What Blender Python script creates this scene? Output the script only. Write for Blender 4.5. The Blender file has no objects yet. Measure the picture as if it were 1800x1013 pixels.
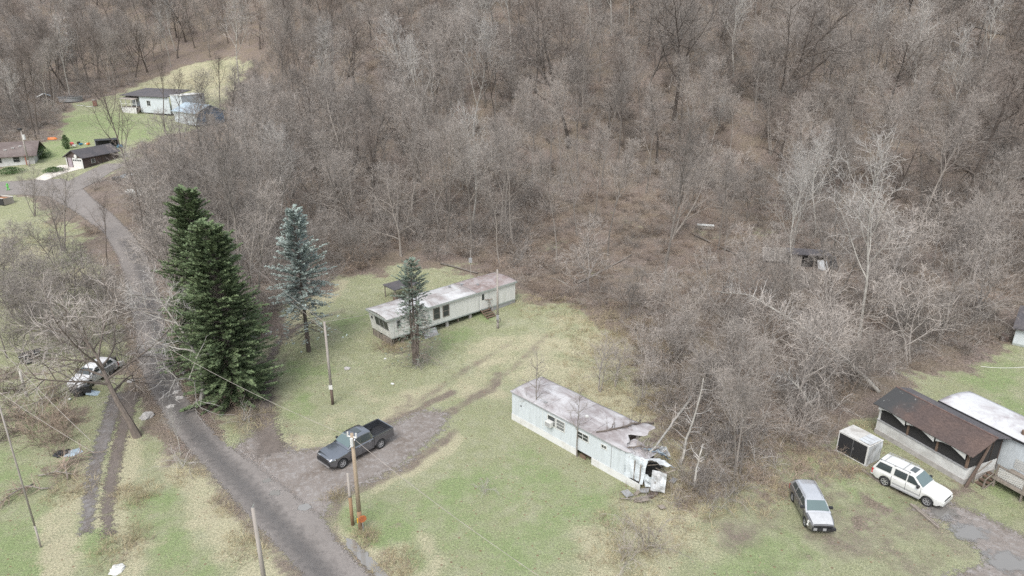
import bpy, bmesh, math, random
import numpy as np
from mathutils import Vector, Matrix

# ------------------------------------------------------------------ camera, sky, sun, exposure
SC = bpy.context.scene
COL = SC.collection
R = math.radians
F = 1220.0; PITCH = R(20.5); CAMH = 31.0
cam_d = bpy.data.cameras.new('camera'); cam = bpy.data.objects.new('camera', cam_d); COL.objects.link(cam)
cam_d.sensor_width = 36.0; cam_d.lens = F / 1800.0 * 36.0; cam_d.clip_end = 3000.0; cam_d.clip_start = 0.5
cam.location = (0, 0, CAMH); cam.rotation_euler = (R(90) - PITCH, 0, 0)
SC.camera = cam
SUN_EL, SUN_AZ = R(52), R(200)          # azimuth clockwise from +Y: high, from behind the camera
world = bpy.data.worlds.new('World'); SC.world = world; world.use_nodes = True
wn = world.node_tree.nodes; wl = world.node_tree.links
sky = wn.new('ShaderNodeTexSky'); sky.sky_type = 'NISHITA'; sky.sun_disc = False
sky.sun_elevation = SUN_EL; sky.sun_rotation = SUN_AZ; sky.dust_density = 4.0; sky.air_density = 1.0
hs = wn.new('ShaderNodeHueSaturation'); hs.inputs['Saturation'].default_value = 0.75
wl.new(sky.outputs[0], hs.inputs['Color'])
cloud = wn.new('ShaderNodeMix'); cloud.data_type = 'RGBA'; cloud.inputs[0].default_value = 0.55; cloud.inputs[7].default_value = (5.55, 5.95, 6.4, 1)   # even overcast layer
wl.new(hs.outputs[0], cloud.inputs[6]); wl.new(cloud.outputs[2], wn['Background'].inputs['Color'])
wn['Background'].inputs['Strength'].default_value = 0.13
sun_d = bpy.data.lights.new('sun', 'SUN'); sun_d.energy = 1.45; sun_d.angle = R(28); sun_d.color = (1.0, 0.99, 0.975)
sun = bpy.data.objects.new('sun', sun_d); COL.objects.link(sun)
sdir = Vector((math.sin(SUN_AZ) * math.cos(SUN_EL), math.cos(SUN_AZ) * math.cos(SUN_EL), math.sin(SUN_EL)))
sun.rotation_euler = (-sdir).to_track_quat('-Z', 'Y').to_euler(); sun.location = sdir * 200
vs = SC.view_settings; vs.view_transform = 'Standard'; vs.look = 'None'; vs.gamma = 1.0; vs.exposure = 0.93
vs.use_curve_mapping = False
SC.cycles.max_bounces = 5; SC.cycles.diffuse_bounces = 2; SC.cycles.transparent_max_bounces = 8
SC.cycles.use_denoising = False

# ------------------------------------------------------------------ terrain function and pixel -> ground
TX = [-400, -200, -160, -120, -100, -85, -70, -58, -42, -25, -12, 0, 30, 60, 120, 400]
TY = [205, 215, 225, 226, 222, 215, 180, 150, 124, 106, 98, 96, 95, 92, 90, 90]
def sm(t):
    t = np.clip(t, 0, 1); return t * t * (3 - 2 * t)
def terr(x, y):
    x = np.asarray(x, float); y = np.asarray(y, float)
    r = np.maximum(y - 56, 0); r = np.where(r < 12, r * r / 24, r - 6)
    h = .05 * r
    w = sm((-x - 15) / 35.)
    r2 = np.maximum(y - 85, 0); r2 = np.where(r2 < 20, r2 * r2 / 40, r2 - 10)
    h = h + w * .05 * np.minimum(r2, 130)
    q = np.maximum(y - np.interp(x, TX, TY), 0); k = .40
    h = h + np.where(q < 34, k * q * q / 68, k * (q - 17))
    h = h + sm((q - 5) / 30) * (1.6 * np.sin(x * .09 + 1.3) * np.cos(y * .05 + x * .02) + .7 * np.sin(x * .21 + y * .13))
    return h
def Z(x, y): return float(terr(x, y))
CP, SP = math.cos(PITCH), math.sin(PITCH)
def ray(px, py):
    u = (px - 900) / F; v = (py - 506.5) / F
    return np.array([u, CP - v * SP, -SP - v * CP])
_T = np.arange(15, 430, .25)
def G(px, py):
    d = ray(px, py); p = d[None] * _T[:, None]; z = p[:, 2] + CAMH
    k = int(np.argmax(z < terr(p[:, 0], p[:, 1])))
    lo, hi = _T[max(k - 1, 0)], _T[k]
    for _ in range(22):
        m = (lo + hi) / 2; q = d * m
        if q[2] + CAMH < terr(q[0], q[1]): hi = m
        else: lo = m
    q = d * hi
    return (float(q[0]), float(q[1]), Z(q[0], q[1]))
def pix(x, y, z):
    z = z - CAMH; dep = CP * y - SP * z; up = SP * y + CP * z
    return 900 + F * x / dep, 506.5 - F * up / dep
def height_to(x, y, py):
    lo, hi, z0 = 0., 60., Z(x, y)
    for _ in range(40):
        m = (lo + hi) / 2
        if pix(x, y, z0 + m)[1] > py: lo = m
        else: hi = m
    return lo
def wpoly(pp): return np.array([G(*p)[:2] for p in pp])
def sdf(P, poly):
    """signed distance (positive inside) of points P (n,2) to a polygon"""
    d2 = np.full(len(P), 1e18); ins = np.zeros(len(P), bool); n = len(poly)
    for i in range(n):
        a = poly[i]; b = poly[(i + 1) % n]; e = b - a; w = P - a
        t = np.clip((w @ e) / max(e @ e, 1e-9), 0, 1); q = w - t[:, None] * e
        d2 = np.minimum(d2, (q * q).sum(1))
        c = ((a[1] <= P[:, 1]) & (P[:, 1] < b[1])) | ((b[1] <= P[:, 1]) & (P[:, 1] < a[1]))
        if abs(e[1]) > 1e-12:
            xi = a[0] + (P[:, 1] - a[1]) / e[1] * e[0]; ins ^= c & (P[:, 0] < xi)
    return np.sqrt(d2) * np.where(ins, 1, -1)
def pdist(P, line):
    d2 = np.full(len(P), 1e18)
    for a, b in zip(line[:-1], line[1:]):
        e = b - a; w = P - a; t = np.clip((w @ e) / max(e @ e, 1e-9), 0, 1); q = w - t[:, None] * e
        d2 = np.minimum(d2, (q * q).sum(1))
    return np.sqrt(d2)
def strip(pp, width):
    L = wpoly(pp); ws = width if isinstance(width, (list, tuple)) else [width] * len(L)
    T = np.gradient(L, axis=0); T /= np.linalg.norm(T, axis=1)[:, None]; N = np.stack([-T[:, 1], T[:, 0]], 1)
    W = np.array(ws)[:, None] / 2
    return np.concatenate([L + N * W, (L - N * W)[::-1]])

# ------------------------------------------------------------------ materials
def mk(name):
    m = bpy.data.materials.new(name); m.use_nodes = True
    nt = m.node_tree; return m, nt.nodes, nt.links, nt.nodes['Principled BSDF']
def nnoise(n, l, vec, scale, detail=4, rough=.6, dist=0.):
    t = n.new('ShaderNodeTexNoise'); t.inputs['Scale'].default_value = scale; t.inputs['Detail'].default_value = detail
    t.inputs['Roughness'].default_value = rough; t.inputs['Distortion'].default_value = dist
    if vec is not None: l.new(vec, t.inputs['Vector'])
    return t.outputs['Fac']
def nramp(n, l, fac, stops):
    r = n.new('ShaderNodeValToRGB'); el = r.color_ramp.elements
    while len(el) < len(stops): el.new(.5)
    for e, (p, c) in zip(el, stops):
        e.position = p; e.color = (c, c, c, 1) if isinstance(c, (int, float)) else (*c, 1)
    l.new(fac, r.inputs[0]); return r.outputs[0]
def nmix(n, l, fac, a, b, mode='MIX'):
    x = n.new('ShaderNodeMix'); x.data_type = 'RGBA'; x.blend_type = mode
    for s, v in ((x.inputs[0], fac), (x.inputs[6], a), (x.inputs[7], b)):
        if isinstance(v, tuple): s.default_value = (*v, 1)
        elif isinstance(v, (int, float)): s.default_value = v
        else: l.new(v, s)
    return x.outputs[2]
def nmath(n, l, op, a, b=0.):
    x = n.new('ShaderNodeMath'); x.operation = op
    for s, v in ((x.inputs[0], a), (x.inputs[1], b)):
        if isinstance(v, (int, float)): s.default_value = v
        else: l.new(v, s)
    return x.outputs[0]
def npos(n): return n.new('ShaderNodeNewGeometry').outputs['Position']
def nobj(n): return n.new('ShaderNodeTexCoord').outputs['Object']
def nbump(n, l, bsdf, h, strength, dist):
    b = n.new('ShaderNodeBump'); b.inputs['Strength'].default_value = strength; b.inputs['Distance'].default_value = dist
    l.new(h, b.inputs['Height']); l.new(b.outputs[0], bsdf.inputs['Normal'])
def attr(n, name):
    a = n.new('ShaderNodeAttribute'); a.attribute_name = name; return a
def flat(name, c, rough=.6, metal=0., c2=None, scale=3., bump=0., vary=0., stretch=None, lo=.35, hi=.65, coat=0.):
    """weathered plain surface: two tones of the same stuff broken up by noise"""
    m, n, l, b = mk(name); v = nobj(n)
    if stretch:
        mp = n.new('ShaderNodeMapping'); mp.inputs['Scale'].default_value = stretch; l.new(v, mp.inputs[0]); v = mp.outputs[0]
    f = nnoise(n, l, v, scale, 6, .65)
    col = nmix(n, l, nramp(n, l, f, [(lo, 0.), (hi, 1.)]), c, c2 if c2 else tuple(x * .82 for x in c))
    if vary:
        oi = n.new('ShaderNodeObjectInfo').outputs['Random']
        hv = n.new('ShaderNodeHueSaturation'); l.new(col, hv.inputs['Color'])
        l.new(nmath(n, l, 'ADD', nmath(n, l, 'MULTIPLY', oi, vary * 2), 1 - vary), hv.inputs['Value']); col = hv.outputs[0]
    l.new(col, b.inputs['Base Color']); b.inputs['Roughness'].default_value = rough; b.inputs['Metallic'].default_value = metal
    if coat: b.inputs['Coat Weight'].default_value = coat; b.inputs['Coat Roughness'].default_value = .05
    if bump: nbump(n, l, b, f, bump, .03)
    return m
M = {}
def defmats():
    M['bark'] = flat('bark', (.145, .128, .11), .95, c2=(.27, .24, .21), scale=4, vary=.3, stretch=(3, 3, .6), bump=.5)
    M['bark_dark'] = flat('bark_dark', (.07, .056, .046), .95, c2=(.13, .108, .09), scale=4, vary=.3, stretch=(3, 3, .6), bump=.5)
    M['bark_mid'] = flat('bark_mid', (.33, .30, .27), .95, c2=(.23, .205, .185), scale=3, vary=.2, stretch=(2, 2, .7), bump=.3)
    M['bark_pale'] = flat('bark_pale', (.42, .40, .36), .9, c2=(.24, .22, .19), scale=2.2, vary=.15, stretch=(2, 2, .8), bump=.3)
    M['twig'] = flat('twig', (.215, .188, .165), .95, c2=(.305, .276, .248), scale=.6, vary=.3)
    M['twig_dark'] = flat('twig_dark', (.135, .108, .09), .95, c2=(.20, .168, .145), scale=.6, vary=.3)
    M['twig_mid'] = flat('twig_mid', (.40, .36, .32), .95, c2=(.29, .255, .225), scale=.8, vary=.2)
    M['twig_pale'] = flat('twig_pale', (.44, .42, .39), .95, c2=(.33, .31, .29), scale=.8, vary=.15)
    M['twig_tan'] = flat('twig_tan', (.30, .235, .18), .95, c2=(.22, .17, .135), scale=.7, vary=.3)
    M['dry_grass'] = flat('dry_grass', (.40, .34, .215), .95, c2=(.30, .25, .15), scale=.7, vary=.25)
    M['needle'] = flat('needle', (.088, .128, .06), .85, c2=(.155, .20, .095), scale=1.1, vary=.08)
    M['needle_blue'] = flat('needle_blue', (.235, .285, .26), .85, c2=(.32, .37, .335), scale=1.3)
    M['needle_small'] = flat('needle_small', (.13, .175, .135), .85, c2=(.19, .23, .185), scale=1.3)
    M['shrub_leaf'] = flat('shrub_leaf', (.06, .105, .035), .7, c2=(.09, .14, .05), scale=2)
    M['lawn_green'] = flat('lawn_green', (.235, .285, .14), .9, vary=.25); M['lawn_straw'] = flat('lawn_straw', (.42, .39, .275), .9, vary=.25); M['lawn_olive'] = flat('lawn_olive', (.29, .30, .18), .9, vary=.25); M['lawn_leaf'] = flat('lawn_leaf', (.30, .2, .13), .9, vary=.3)
    M['dead_leaf'] = flat('dead_leaf', (.33, .17, .085), .9, c2=(.25, .12, .06), scale=3)

# ------------------------------------------------------------------ mesh builder
class MB:
    def __init__(s): s.v = []; s.f = []; s.mi = []; s.cur = 0
    def add(s, vs_, fs):
        o = len(s.v); s.v.extend(vs_)
        for f in fs: s.f.append(tuple(i + o for i in f)); s.mi.append(s.cur)
    def box(s, x0, x1, y0, y1, z0, z1):
        s.add([(x0, y0, z0), (x1, y0, z0), (x1, y1, z0), (x0, y1, z0), (x0, y0, z1), (x1, y0, z1), (x1, y1, z1), (x0, y1, z1)],
              [(0, 3, 2, 1), (4, 5, 6, 7), (0, 1, 5, 4), (1, 2, 6, 5), (2, 3, 7, 6), (3, 0, 4, 7)]); return s
    def poly(s, pts): s.add(list(pts), [tuple(range(len(pts)))]); return s
    def prism(s, pts, off):
        """polygon pts (3d) swept by vector off"""
        n = len(pts); b = [tuple(p[i] + off[i] for i in range(3)) for p in pts]
        s.add(list(pts) + b, [tuple(range(n))[::-1], tuple(range(n, 2 * n))] + [(i, (i + 1) % n, (i + 1) % n + n, i + n) for i in range(n)]); return s
    def tube(s, pts, rad, n=6, cap=True):
        vs_, fs = [], []; m = len(pts); ref = None
        for i, p in enumerate(pts):
            a = pts[max(i - 1, 0)]; b = pts[min(i + 1, m - 1)]
            d = Vector((b[0] - a[0], b[1] - a[1], b[2] - a[2])); d = d.normalized() if d.length > 1e-9 else Vector((0, 0, 1))
            if ref is None: ref = Vector((1, 0, 0)) if abs(d.x) < .8 else Vector((0, 1, 0))
            u = d.cross(ref).normalized(); w = d.cross(u); ref = w.cross(d) * -1 if False else ref
            r = rad[i] if isinstance(rad, (list, tuple)) else rad
            for k in range(n):
                t = 2 * math.pi * k / n; cu, cw = math.cos(t) * r, math.sin(t) * r
                vs_.append((p[0] + u.x * cu + w.x * cw, p[1] + u.y * cu + w.y * cw, p[2] + u.z * cu + w.z * cw))
        for i in range(m - 1):
            for k in range(n):
                k2 = (k + 1) % n; fs.append((i * n + k, i * n + k2, (i + 1) * n + k2, (i + 1) * n + k))
        if cap: fs.append(tuple(range(n))[::-1]); fs.append(tuple(range((m - 1) * n, m * n)))
        s.add(vs_, fs); return s
    def grid(s, fn, nu, nv):
        vs_ = [fn(i / nu, j / nv) for j in range(nv + 1) for i in range(nu + 1)]
        fs = [(j * (nu + 1) + i, j * (nu + 1) + i + 1, (j + 1) * (nu + 1) + i + 1, (j + 1) * (nu + 1) + i) for j in range(nv) for i in range(nu)]
        s.add(vs_, fs); return s
    def mesh(s, name, mats, smooth=False):
        me = bpy.data.meshes.new(name); me.from_pydata([tuple(map(float, p)) for p in s.v], [], s.f)
        for m in (mats if isinstance(mats, (list, tuple)) else [mats]): me.materials.append(m)
        if s.cur or any(s.mi): me.polygons.foreach_set('material_index', s.mi)
        if smooth: me.polygons.foreach_set('use_smooth', [True] * len(me.polygons))
        me.update(); return me
    def build(s, name, mats, parent=None, smooth=False, **kw):
        o = bpy.data.objects.new(name, s.mesh(name, mats, smooth)); COL.objects.link(o)
        if parent: o.parent = parent
        return tag(o, **kw)
def tag(o, label=None, cat=None, group=None, kind=None):
    if label: o['label'] = label
    if cat: o['category'] = cat
    if group: o['group'] = group
    if kind: o['kind'] = kind
    return o
def empty(name, loc, rz=0., **kw):
    o = bpy.data.objects.new(name, None); COL.objects.link(o); o.location = loc; o.rotation_euler = (0, 0, rz); o.empty_display_size = .5
    return tag(o, **kw)
def bx(name, m, par, *b, **kw): return MB().box(*b).build(name, m, par, **kw)
def link_mesh(name, me, parent=None, loc=(0, 0, 0), rz=0., sc=1., **kw):
    o = bpy.data.objects.new(name, me); COL.objects.link(o); o.location = loc; o.rotation_euler = (0, 0, rz)
    o.scale = (sc, sc, sc) if isinstance(sc, (int, float)) else sc
    if parent: o.parent = parent
    return tag(o, **kw)
defmats()

# ------------------------------------------------------------------ zones of the ground (from the photograph, on the ground)
O1 = wpoly([(395, 765), (440, 700), (455, 610), (520, 540), (600, 492), (680, 470), (800, 462), (905, 512), (960, 535), (1040, 550), (1110, 600), (1140, 660),
            (1150, 720), (1190, 800), (1230, 870), (1300, 890), (1380, 800), (1450, 770), (1530, 740), (1600, 660), (1680, 660), (1720, 630), (1790, 600), (1990, 600),
            (1990, 1300), (-300, 1300), (-300, 345), (0, 345), (60, 350), (120, 390), (170, 440), (200, 520), (215, 600), (225, 680), (290, 770), (330, 800)])
O2 = wpoly([(-200, 300), (0, 292), (60, 262), (100, 240), (115, 200), (140, 180), (190, 172), (260, 140), (340, 112), (400, 98), (440, 110), (420, 150), (390, 190),
            (380, 215), (330, 232), (270, 245), (240, 262), (215, 300), (150, 322), (60, 318), (-200, 330)])
LITTER = [(1470, 800, 4), (1520, 900, 3), (1400, 820, 4), (1680, 860, 3), (1350, 870, 4), (90, 730, 4.5), (40, 660, 5), (100, 840, 3), (300, 800, 2.5), (1260, 760, 6), (1210, 700, 5), (120, 400, 5), (70, 370, 4), (1420, 700, 5), (430, 735, 3), (1010, 500, 6)]
OPENB = [(1050, 480, 5), (960, 430, 5), (1120, 400, 6), (1330, 410, 4), (1250, 420, 5)]
GREEN = [(70, 930, 8), (20, 830, 6), (300, 960, 5), (270, 900, 4), (700, 930, 6), (820, 880, 6), (900, 950, 7), (780, 590, 4), (850, 560, 3.5), (640, 560, 5), (560, 650, 4), (150, 215, 30), (100, 265, 16), (210, 220, 18), (130, 240, 22),
         (240, 235, 16), (1480, 830, 3), (1560, 900, 3), (1760, 660, 8), (1780, 720, 6), (1640, 800, 3), (1270, 980, 4), (1750, 900, 3), (950, 830, 5), (520, 700, 4), (1400, 960, 3), (860, 960, 7), (660, 900, 4), (1000, 900, 6), (40, 980, 8), (120, 960, 5), (370, 1000, 5), (1320, 1000, 5), (1470, 870, 3), (1780, 860, 3)]
DRY = [(1100, 650, 8), (1150, 690, 6), (1170, 640, 7), (960, 640, 7), (880, 640, 5), (1060, 610, 7), (1010, 570, 5), (400, 900, 3), (460, 960, 3), (235, 870, 2.5), (215, 980, 3), (130, 870, 3), (360, 140, 34), (400, 160, 24), (330, 130, 26), (300, 145, 18), (1150, 920, 5), (1220, 890, 4),
       (1080, 970, 4), (1300, 850, 4), (640, 980, 2), (720, 1000, 3), (100, 500, 9), (40, 450, 10), (560, 760, 2.5), (700, 700, 5), (820, 690, 4), (1200, 660, 4), (1160, 600, 5), (1330, 790, 4)]
DIRT = [(1500, 930, 6), (1420, 860, 3), (1600, 930, 6), (1700, 890, 5), (1550, 820, 3), (1380, 930, 4), (1300, 950, 4), (1760, 930, 5), (440, 745, 2.2), (1400, 900, 1.5), (1700, 960, 4), (1450, 940, 2), (1520, 950, 2), (1600, 960, 3), (1560, 870, 2), (1700, 880, 2), (250, 690, 2.5), (170, 690, 2.5), (1250, 960, 2), (690, 700, 1.5), (1500, 880, 1.5)]
RUTS = [([(478, 790), (468, 720), (470, 660), (487, 610), (530, 572), (600, 545)], .3), ([(520, 780), (490, 720), (486, 670), (500, 625), (545, 590)], .25),
        ([(690, 735), (760, 690), (820, 650), (900, 600)], .25), ([(760, 745), (840, 690), (900, 650), (960, 590)], .25), ([(455, 770), (445, 700), (455, 640)], .5)]
DRYL = [([(300, 800), (380, 875), (450, 955), (520, 1040)], 2.4), ([(228, 760), (215, 850), (211, 930), (216, 1020)], 1.4), ([(150, 830), (122, 900), (95, 1010)], 1.8), ([(600, 935), (665, 990), (740, 1050)], 1.8), ([(650, 852), (740, 806), (805, 765)], 1.1), ([(480, 780), (560, 796), (640, 763), (720, 715)], 1.7),
        ([(600, 500), (520, 560), (470, 620)], 2.), ([(1150, 690), (1160, 780), (1210, 880), (1130, 960), (1085, 1020)], 3.4), ([(172, 850), (168, 930)], .7), ([(1000, 660), (1080, 700), (1140, 740)], 3.), ([(860, 610), (960, 600), (1060, 620)], 3.)]
DIRTL = [([(530, 1020), (440, 920), (380, 850), (310, 774), (262, 700)], .9), ([(600, 868), (585, 900), (582, 925), (600, 955)], .8), ([(572, 912), (600, 866), (655, 848), (722, 813), (800, 758)], .6), ([(575, 912), (592, 948), (655, 1013)], .7), ([(482, 775), (530, 796), (602, 784), (702, 734), (790, 692)], .7), ([(388, 772), (355, 735), (322, 690)], .8), ([(440, 915), (380, 845), (310, 768), (268, 700)], .4), ([(470, 780), (465, 720), (470, 665)], 1.6), ([(440, 770), (430, 730), (445, 690)], 1.2), ([(790, 730), (850, 690), (880, 660)], .8)]
def build_terrain():
    def axis(segs):
        out = [segs[0][0]]
        for a, b, st in segs:
            k = max(1, int(round((b - a) / st))); out += [a + (b - a) * (i + 1) / k for i in range(k)]
        return np.array(out)
    xs = axis([(-420, -260, 8), (-260, -120, 2), (-120, -60, 1), (-60, 60, .4), (60, 130, 1.), (130, 260, 2.5), (260, 420, 8)])
    ys = axis([(-80, 0, 8), (0, 24, 2), (24, 100, .4), (100, 200, 1.), (200, 270, 2), (270, 400, 5)])
    X, Y = np.meshgrid(xs, ys); P = np.stack([X.ravel(), Y.ravel()], 1); ZZ = terr(P[:, 0], P[:, 1])
    nx, ny = len(xs), len(ys)
    i = np.arange(nx - 1)[None, :] + np.arange(ny - 1)[:, None] * nx; i = i.ravel()
    faces = np.stack([i, i + 1, i + 1 + nx, i + nx], 1)
    me = bpy.data.meshes.new('terrain')
    me.vertices.add(len(P)); me.vertices.foreach_set('co', np.column_stack([P, ZZ]).astype(np.float32).ravel())
    me.loops.add(faces.size); me.loops.foreach_set('vertex_index', faces.astype(np.int32).ravel())
    me.polygons.add(len(faces)); me.polygons.foreach_set('loop_start', np.arange(0, faces.size, 4, dtype=np.int32))
    me.polygons.foreach_set('use_smooth', np.ones(len(faces), bool)); me.update(calc_edges=True)
    P0 = P
    wx = 1.5 * np.sin(P[:, 1] * .55 + 1.7 * np.sin(P[:, 0] * .31)) + .9 * np.sin(P[:, 0] * 1.3 + P[:, 1] * .9) + .45 * np.sin(P[:, 1] * 2.9 - P[:, 0] * 1.1)
    wy = 1.5 * np.sin(P[:, 0] * .6 + 1.5 * np.sin(P[:, 1] * .37)) + .9 * np.sin(P[:, 1] * 1.2 - P[:, 0] * .8) + .45 * np.sin(P[:, 0] * 3.1 + P[:, 1] * 1.3)
    P = P + .8 * np.stack([wx, wy], 1)
    op = np.maximum(sdf(P, O1), sdf(P, O2))
    lit = 1 - sm((op + 2.6) / 6.)
    def blobs(lst, soft=.6):
        a = np.zeros(len(P))
        for px, py, r in lst:
            g = np.array(G(px, py)[:2]); d = np.linalg.norm(P - g, axis=1) / r
            a = np.maximum(a, 1 - sm((d - (1 - soft)) / soft))
        return a
    lit = np.maximum(lit * (1 - .45 * blobs(OPENB, 1.)), .62 * blobs(LITTER, .95))
    gr = .9 * blobs(GREEN, 1.); dr = blobs(DRY, 1.); di = .7 * blobs(DIRT, 1.)
    P = P + .3 * np.stack([wx, wy], 1) * 0
    for L_, w in DRYL: dr = np.maximum(dr, .95 * (1 - sm((pdist(P0 + .35 * (P - P0), wpoly(L_)) - w * .35) / (w * .6))))
    for L_, w in DIRTL: di = np.maximum(di, .8 * (1 - sm((pdist(P0 + .15 * (P - P0), wpoly(L_)) - w * .4) / .5)))
    P = P0
    for L, w in RUTS: di = np.maximum(di, .5 * (1 - sm((pdist(P, wpoly(L)) - w * .5) / .7)))
    ca = me.color_attributes.new('zone', 'FLOAT_COLOR', 'POINT')
    ca.data.foreach_set('color', np.stack([lit, gr, dr, di], 1).astype(np.float32).ravel())
    o = bpy.data.objects.new('terrain', me); COL.objects.link(o); tag(o, 'valley floor of patchy grass rising into leaf covered hillside', 'ground', kind='structure')
    # material
    m, n, l, b = mk('ground'); pos = npos(n); at = attr(n, 'zone')
    sep = n.new('ShaderNodeSeparateColor'); l.new(at.outputs['Color'], sep.inputs[0]); lit_, gr_, dr_ = sep.outputs[:3]; di_ = at.outputs['Alpha']
    n4 = nnoise(n, l, pos, .22, 5, .62, .4); n1 = nnoise(n, l, pos, 1.1, 5, .65); nf = nnoise(n, l, pos, 7., 4, .7); nff = nnoise(n, l, pos, 26., 2, .6)
    jit = nmath(n, l, 'MULTIPLY', nmath(n, l, 'SUBTRACT', nmath(n, l, 'ADD', nmath(n, l, 'ADD', n1, nf), n4), 1.5), 1.25)
    def soft(a, lo=.35, hi=.65): return nramp(n, l, nmath(n, l, 'ADD', a, jit), [(lo, 0.), (hi, 1.)])
    g0 = nmix(n, l, nramp(n, l, n4, [(.35, 0.), (.65, 1.)]), (.275, .283, .172), (.335, .332, .222))
    g0 = nmix(n, l, nramp(n, l, n1, [(.4, 0.), (.7, .7)]), g0, (.25, .265, .14))
    g0 = nmix(n, l, soft(gr_, .3, 1.), g0, (.225, .275, .13))
    g0 = nmix(n, l, soft(dr_, .3, 1.), g0, (.40, .37, .25))
    g0 = nmix(n, l, soft(di_, .25, .95), g0, (.20, .165, .135))
    li = nmix(n, l, nramp(n, l, nf, [(.35, 0.), (.62, 1.)]), (.11, .088, .074), (.262, .212, .182))
    li = nmix(n, l, nramp(n, l, n4, [(.4, 0.), (.62, .55)]), li, (.20, .165, .115))
    col = nmix(n, l, soft(lit_, .38, .62), g0, li)
    # fallen leaves and stalk flecks
    vo = n.new('ShaderNodeTexVoronoi'); vo.inputs['Scale'].default_value = 2.6; l.new(pos, vo.inputs['Vector'])
    fl = nramp(n, l, vo.outputs['Distance'], [(.10, 1.), (.16, 0.)])
    fl = nmath(n, l, 'MULTIPLY', fl, nramp(n, l, nnoise(n, l, pos, .5, 2), [(.38, 0.), (.55, .9)]))
    fl2 = n.new('ShaderNodeTexVoronoi'); fl2.inputs['Scale'].default_value = 1.3; l.new(pos, fl2.inputs['Vector'])
    col = nmix(n, l, nmath(n, l, 'MULTIPLY', nramp(n, l, fl2.outputs['Distance'], [(.08, 1.), (.13, 0.)]), .75), col, (.20, .125, .085))
    col = nmix(n, l, fl, col, nmix(n, l, vo.outputs['Color'], (.30, .19, .12), (.42, .36, .27)))
    shade = nramp(n, l, nf, [(.28, .6), (.72, 1.36)]); col = nmix(n, l, 1., col, shade, 'MULTIPLY')
    shade = nramp(n, l, nff, [(.3, .6), (.7, 1.38)]); col = nmix(n, l, 1., col, shade, 'MULTIPLY')
    l.new(col, b.inputs['Base Color']); b.inputs['Roughness'].default_value = 1.; b.inputs['Specular IOR Level'].default_value = .1
    nbump(n, l, b, nmath(n, l, 'ADD', nf, nmath(n, l, 'MULTIPLY', nff, .5)), .9, .12)
    me.materials.append(m)
build_terrain()

DRIVES = []
def sheet(name, poly, mat, lift, cell=.3, soft=.5, **kw):
    DRIVES.append(np.asarray(poly))
    """thin draped layer (road, drive, puddle); attribute 'edge' fades its frayed rim"""
    poly = np.asarray(poly); lo = poly.min(0) - .6; hi = poly.max(0) + .6
    xs = np.arange(lo[0], hi[0] + cell, cell); ys = np.arange(lo[1], hi[1] + cell, cell)
    X, Y = np.meshgrid(xs, ys); P = np.stack([X.ravel(), Y.ravel()], 1); d = sdf(P, poly); nx = len(xs)
    i = (np.arange(nx - 1)[None, :] + np.arange(len(ys) - 1)[:, None] * nx).ravel()
    q = np.stack([i, i + 1, i + 1 + nx, i + nx], 1); keep = (d[q] > -soft).any(1); q = q[keep]
    used, inv = np.unique(q.ravel(), return_inverse=True); P = P[used]; d = d[used]; q = inv.reshape(-1, 4)
    me = bpy.data.meshes.new(name)
    me.from_pydata(np.column_stack([P, terr(P[:, 0], P[:, 1]) + lift]).tolist(), [], q.tolist())
    a = me.attributes.new('edge', 'FLOAT', 'POINT'); a.data.foreach_set('value', (d / soft).astype(np.float32))
    me.polygons.foreach_set('use_smooth', [True] * len(q)); me.materials.append(mat)
    o = bpy.data.objects.new(name, me); COL.objects.link(o); return tag(o, **kw)
def sheet_mat(name, c1, c2, c3, rough=.95, fray=.9, spec=.3, tracks=None, bump=.4, wet=0., hard=.35):
    m, n, l, b = mk(name); pos = npos(n); e = attr(n, 'edge').outputs['Fac']
    n1 = nnoise(n, l, pos, .35, 5, .6, .5); n2 = nnoise(n, l, pos, 2.2, 5, .7); n3 = nnoise(n, l, pos, 14, 3, .7)
    col = nmix(n, l, nramp(n, l, n1, [(.35, 0.), (.65, 1.)]), c1, c2); col = nmix(n, l, nramp(n, l, n2, [(.48, 0.), (.68, .8)]), col, c3)
    col = nmix(n, l, 1., col, nramp(n, l, n3, [(.25, .75), (.75, 1.22)]), 'MULTIPLY')
    l.new(col, b.inputs['Base Color']); b.inputs['Roughness'].default_value = rough; b.inputs['Specular IOR Level'].default_value = spec
    if wet: l.new(nramp(n, l, n2, [(.52, rough), (.6, wet)]), b.inputs['Roughness'])
    nbump(n, l, b, n3, bump, .04)
    al = nramp(n, l, nmath(n, l, 'ADD', e, nmath(n, l, 'MULTIPLY', nmath(n, l, 'SUBTRACT', nmath(n, l, 'ADD', n2, n3), 1.), fray * 2.2)), [(.0, 0.), (min(hard, 1.), 1. if hard <= 1 else 1 / hard)])
    l.new(al, b.inputs['Alpha']); return m
M['asphalt'] = sheet_mat('asphalt', (.198, .178, .163), (.222, .2, .184), (.168, .15, .137), fray=.9)
M['gravel'] = sheet_mat('gravel', (.225, .2, .182), (.165, .138, .118), (.30, .282, .268), fray=1.1, bump=.8)
M['mud'] = sheet_mat('mud', (.135, .112, .096), (.175, .148, .128), (.105, .088, .077), fray=1.3, bump=.8)
M['rut_stone'] = sheet_mat('rut_stone', (.17, .155, .145), (.135, .115, .1), (.23, .22, .215), fray=1.1, bump=.8)
M['tar'] = sheet_mat('tar', (.135, .127, .122), (.145, .136, .13), (.12, .114, .111), fray=.5, hard=1.6)
M['concrete_path'] = sheet_mat('concrete_path', (.55, .51, .45), (.6, .56, .5), (.48, .44, .38), fray=.1)
m, n, l, b = mk('puddle_water'); e = attr(n, 'edge').outputs['Fac']; b.inputs['Base Color'].default_value = (.21, .2, .185, 1); b.inputs['Roughness'].default_value = .04; b.inputs['Specular IOR Level'].default_value = .8
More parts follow.
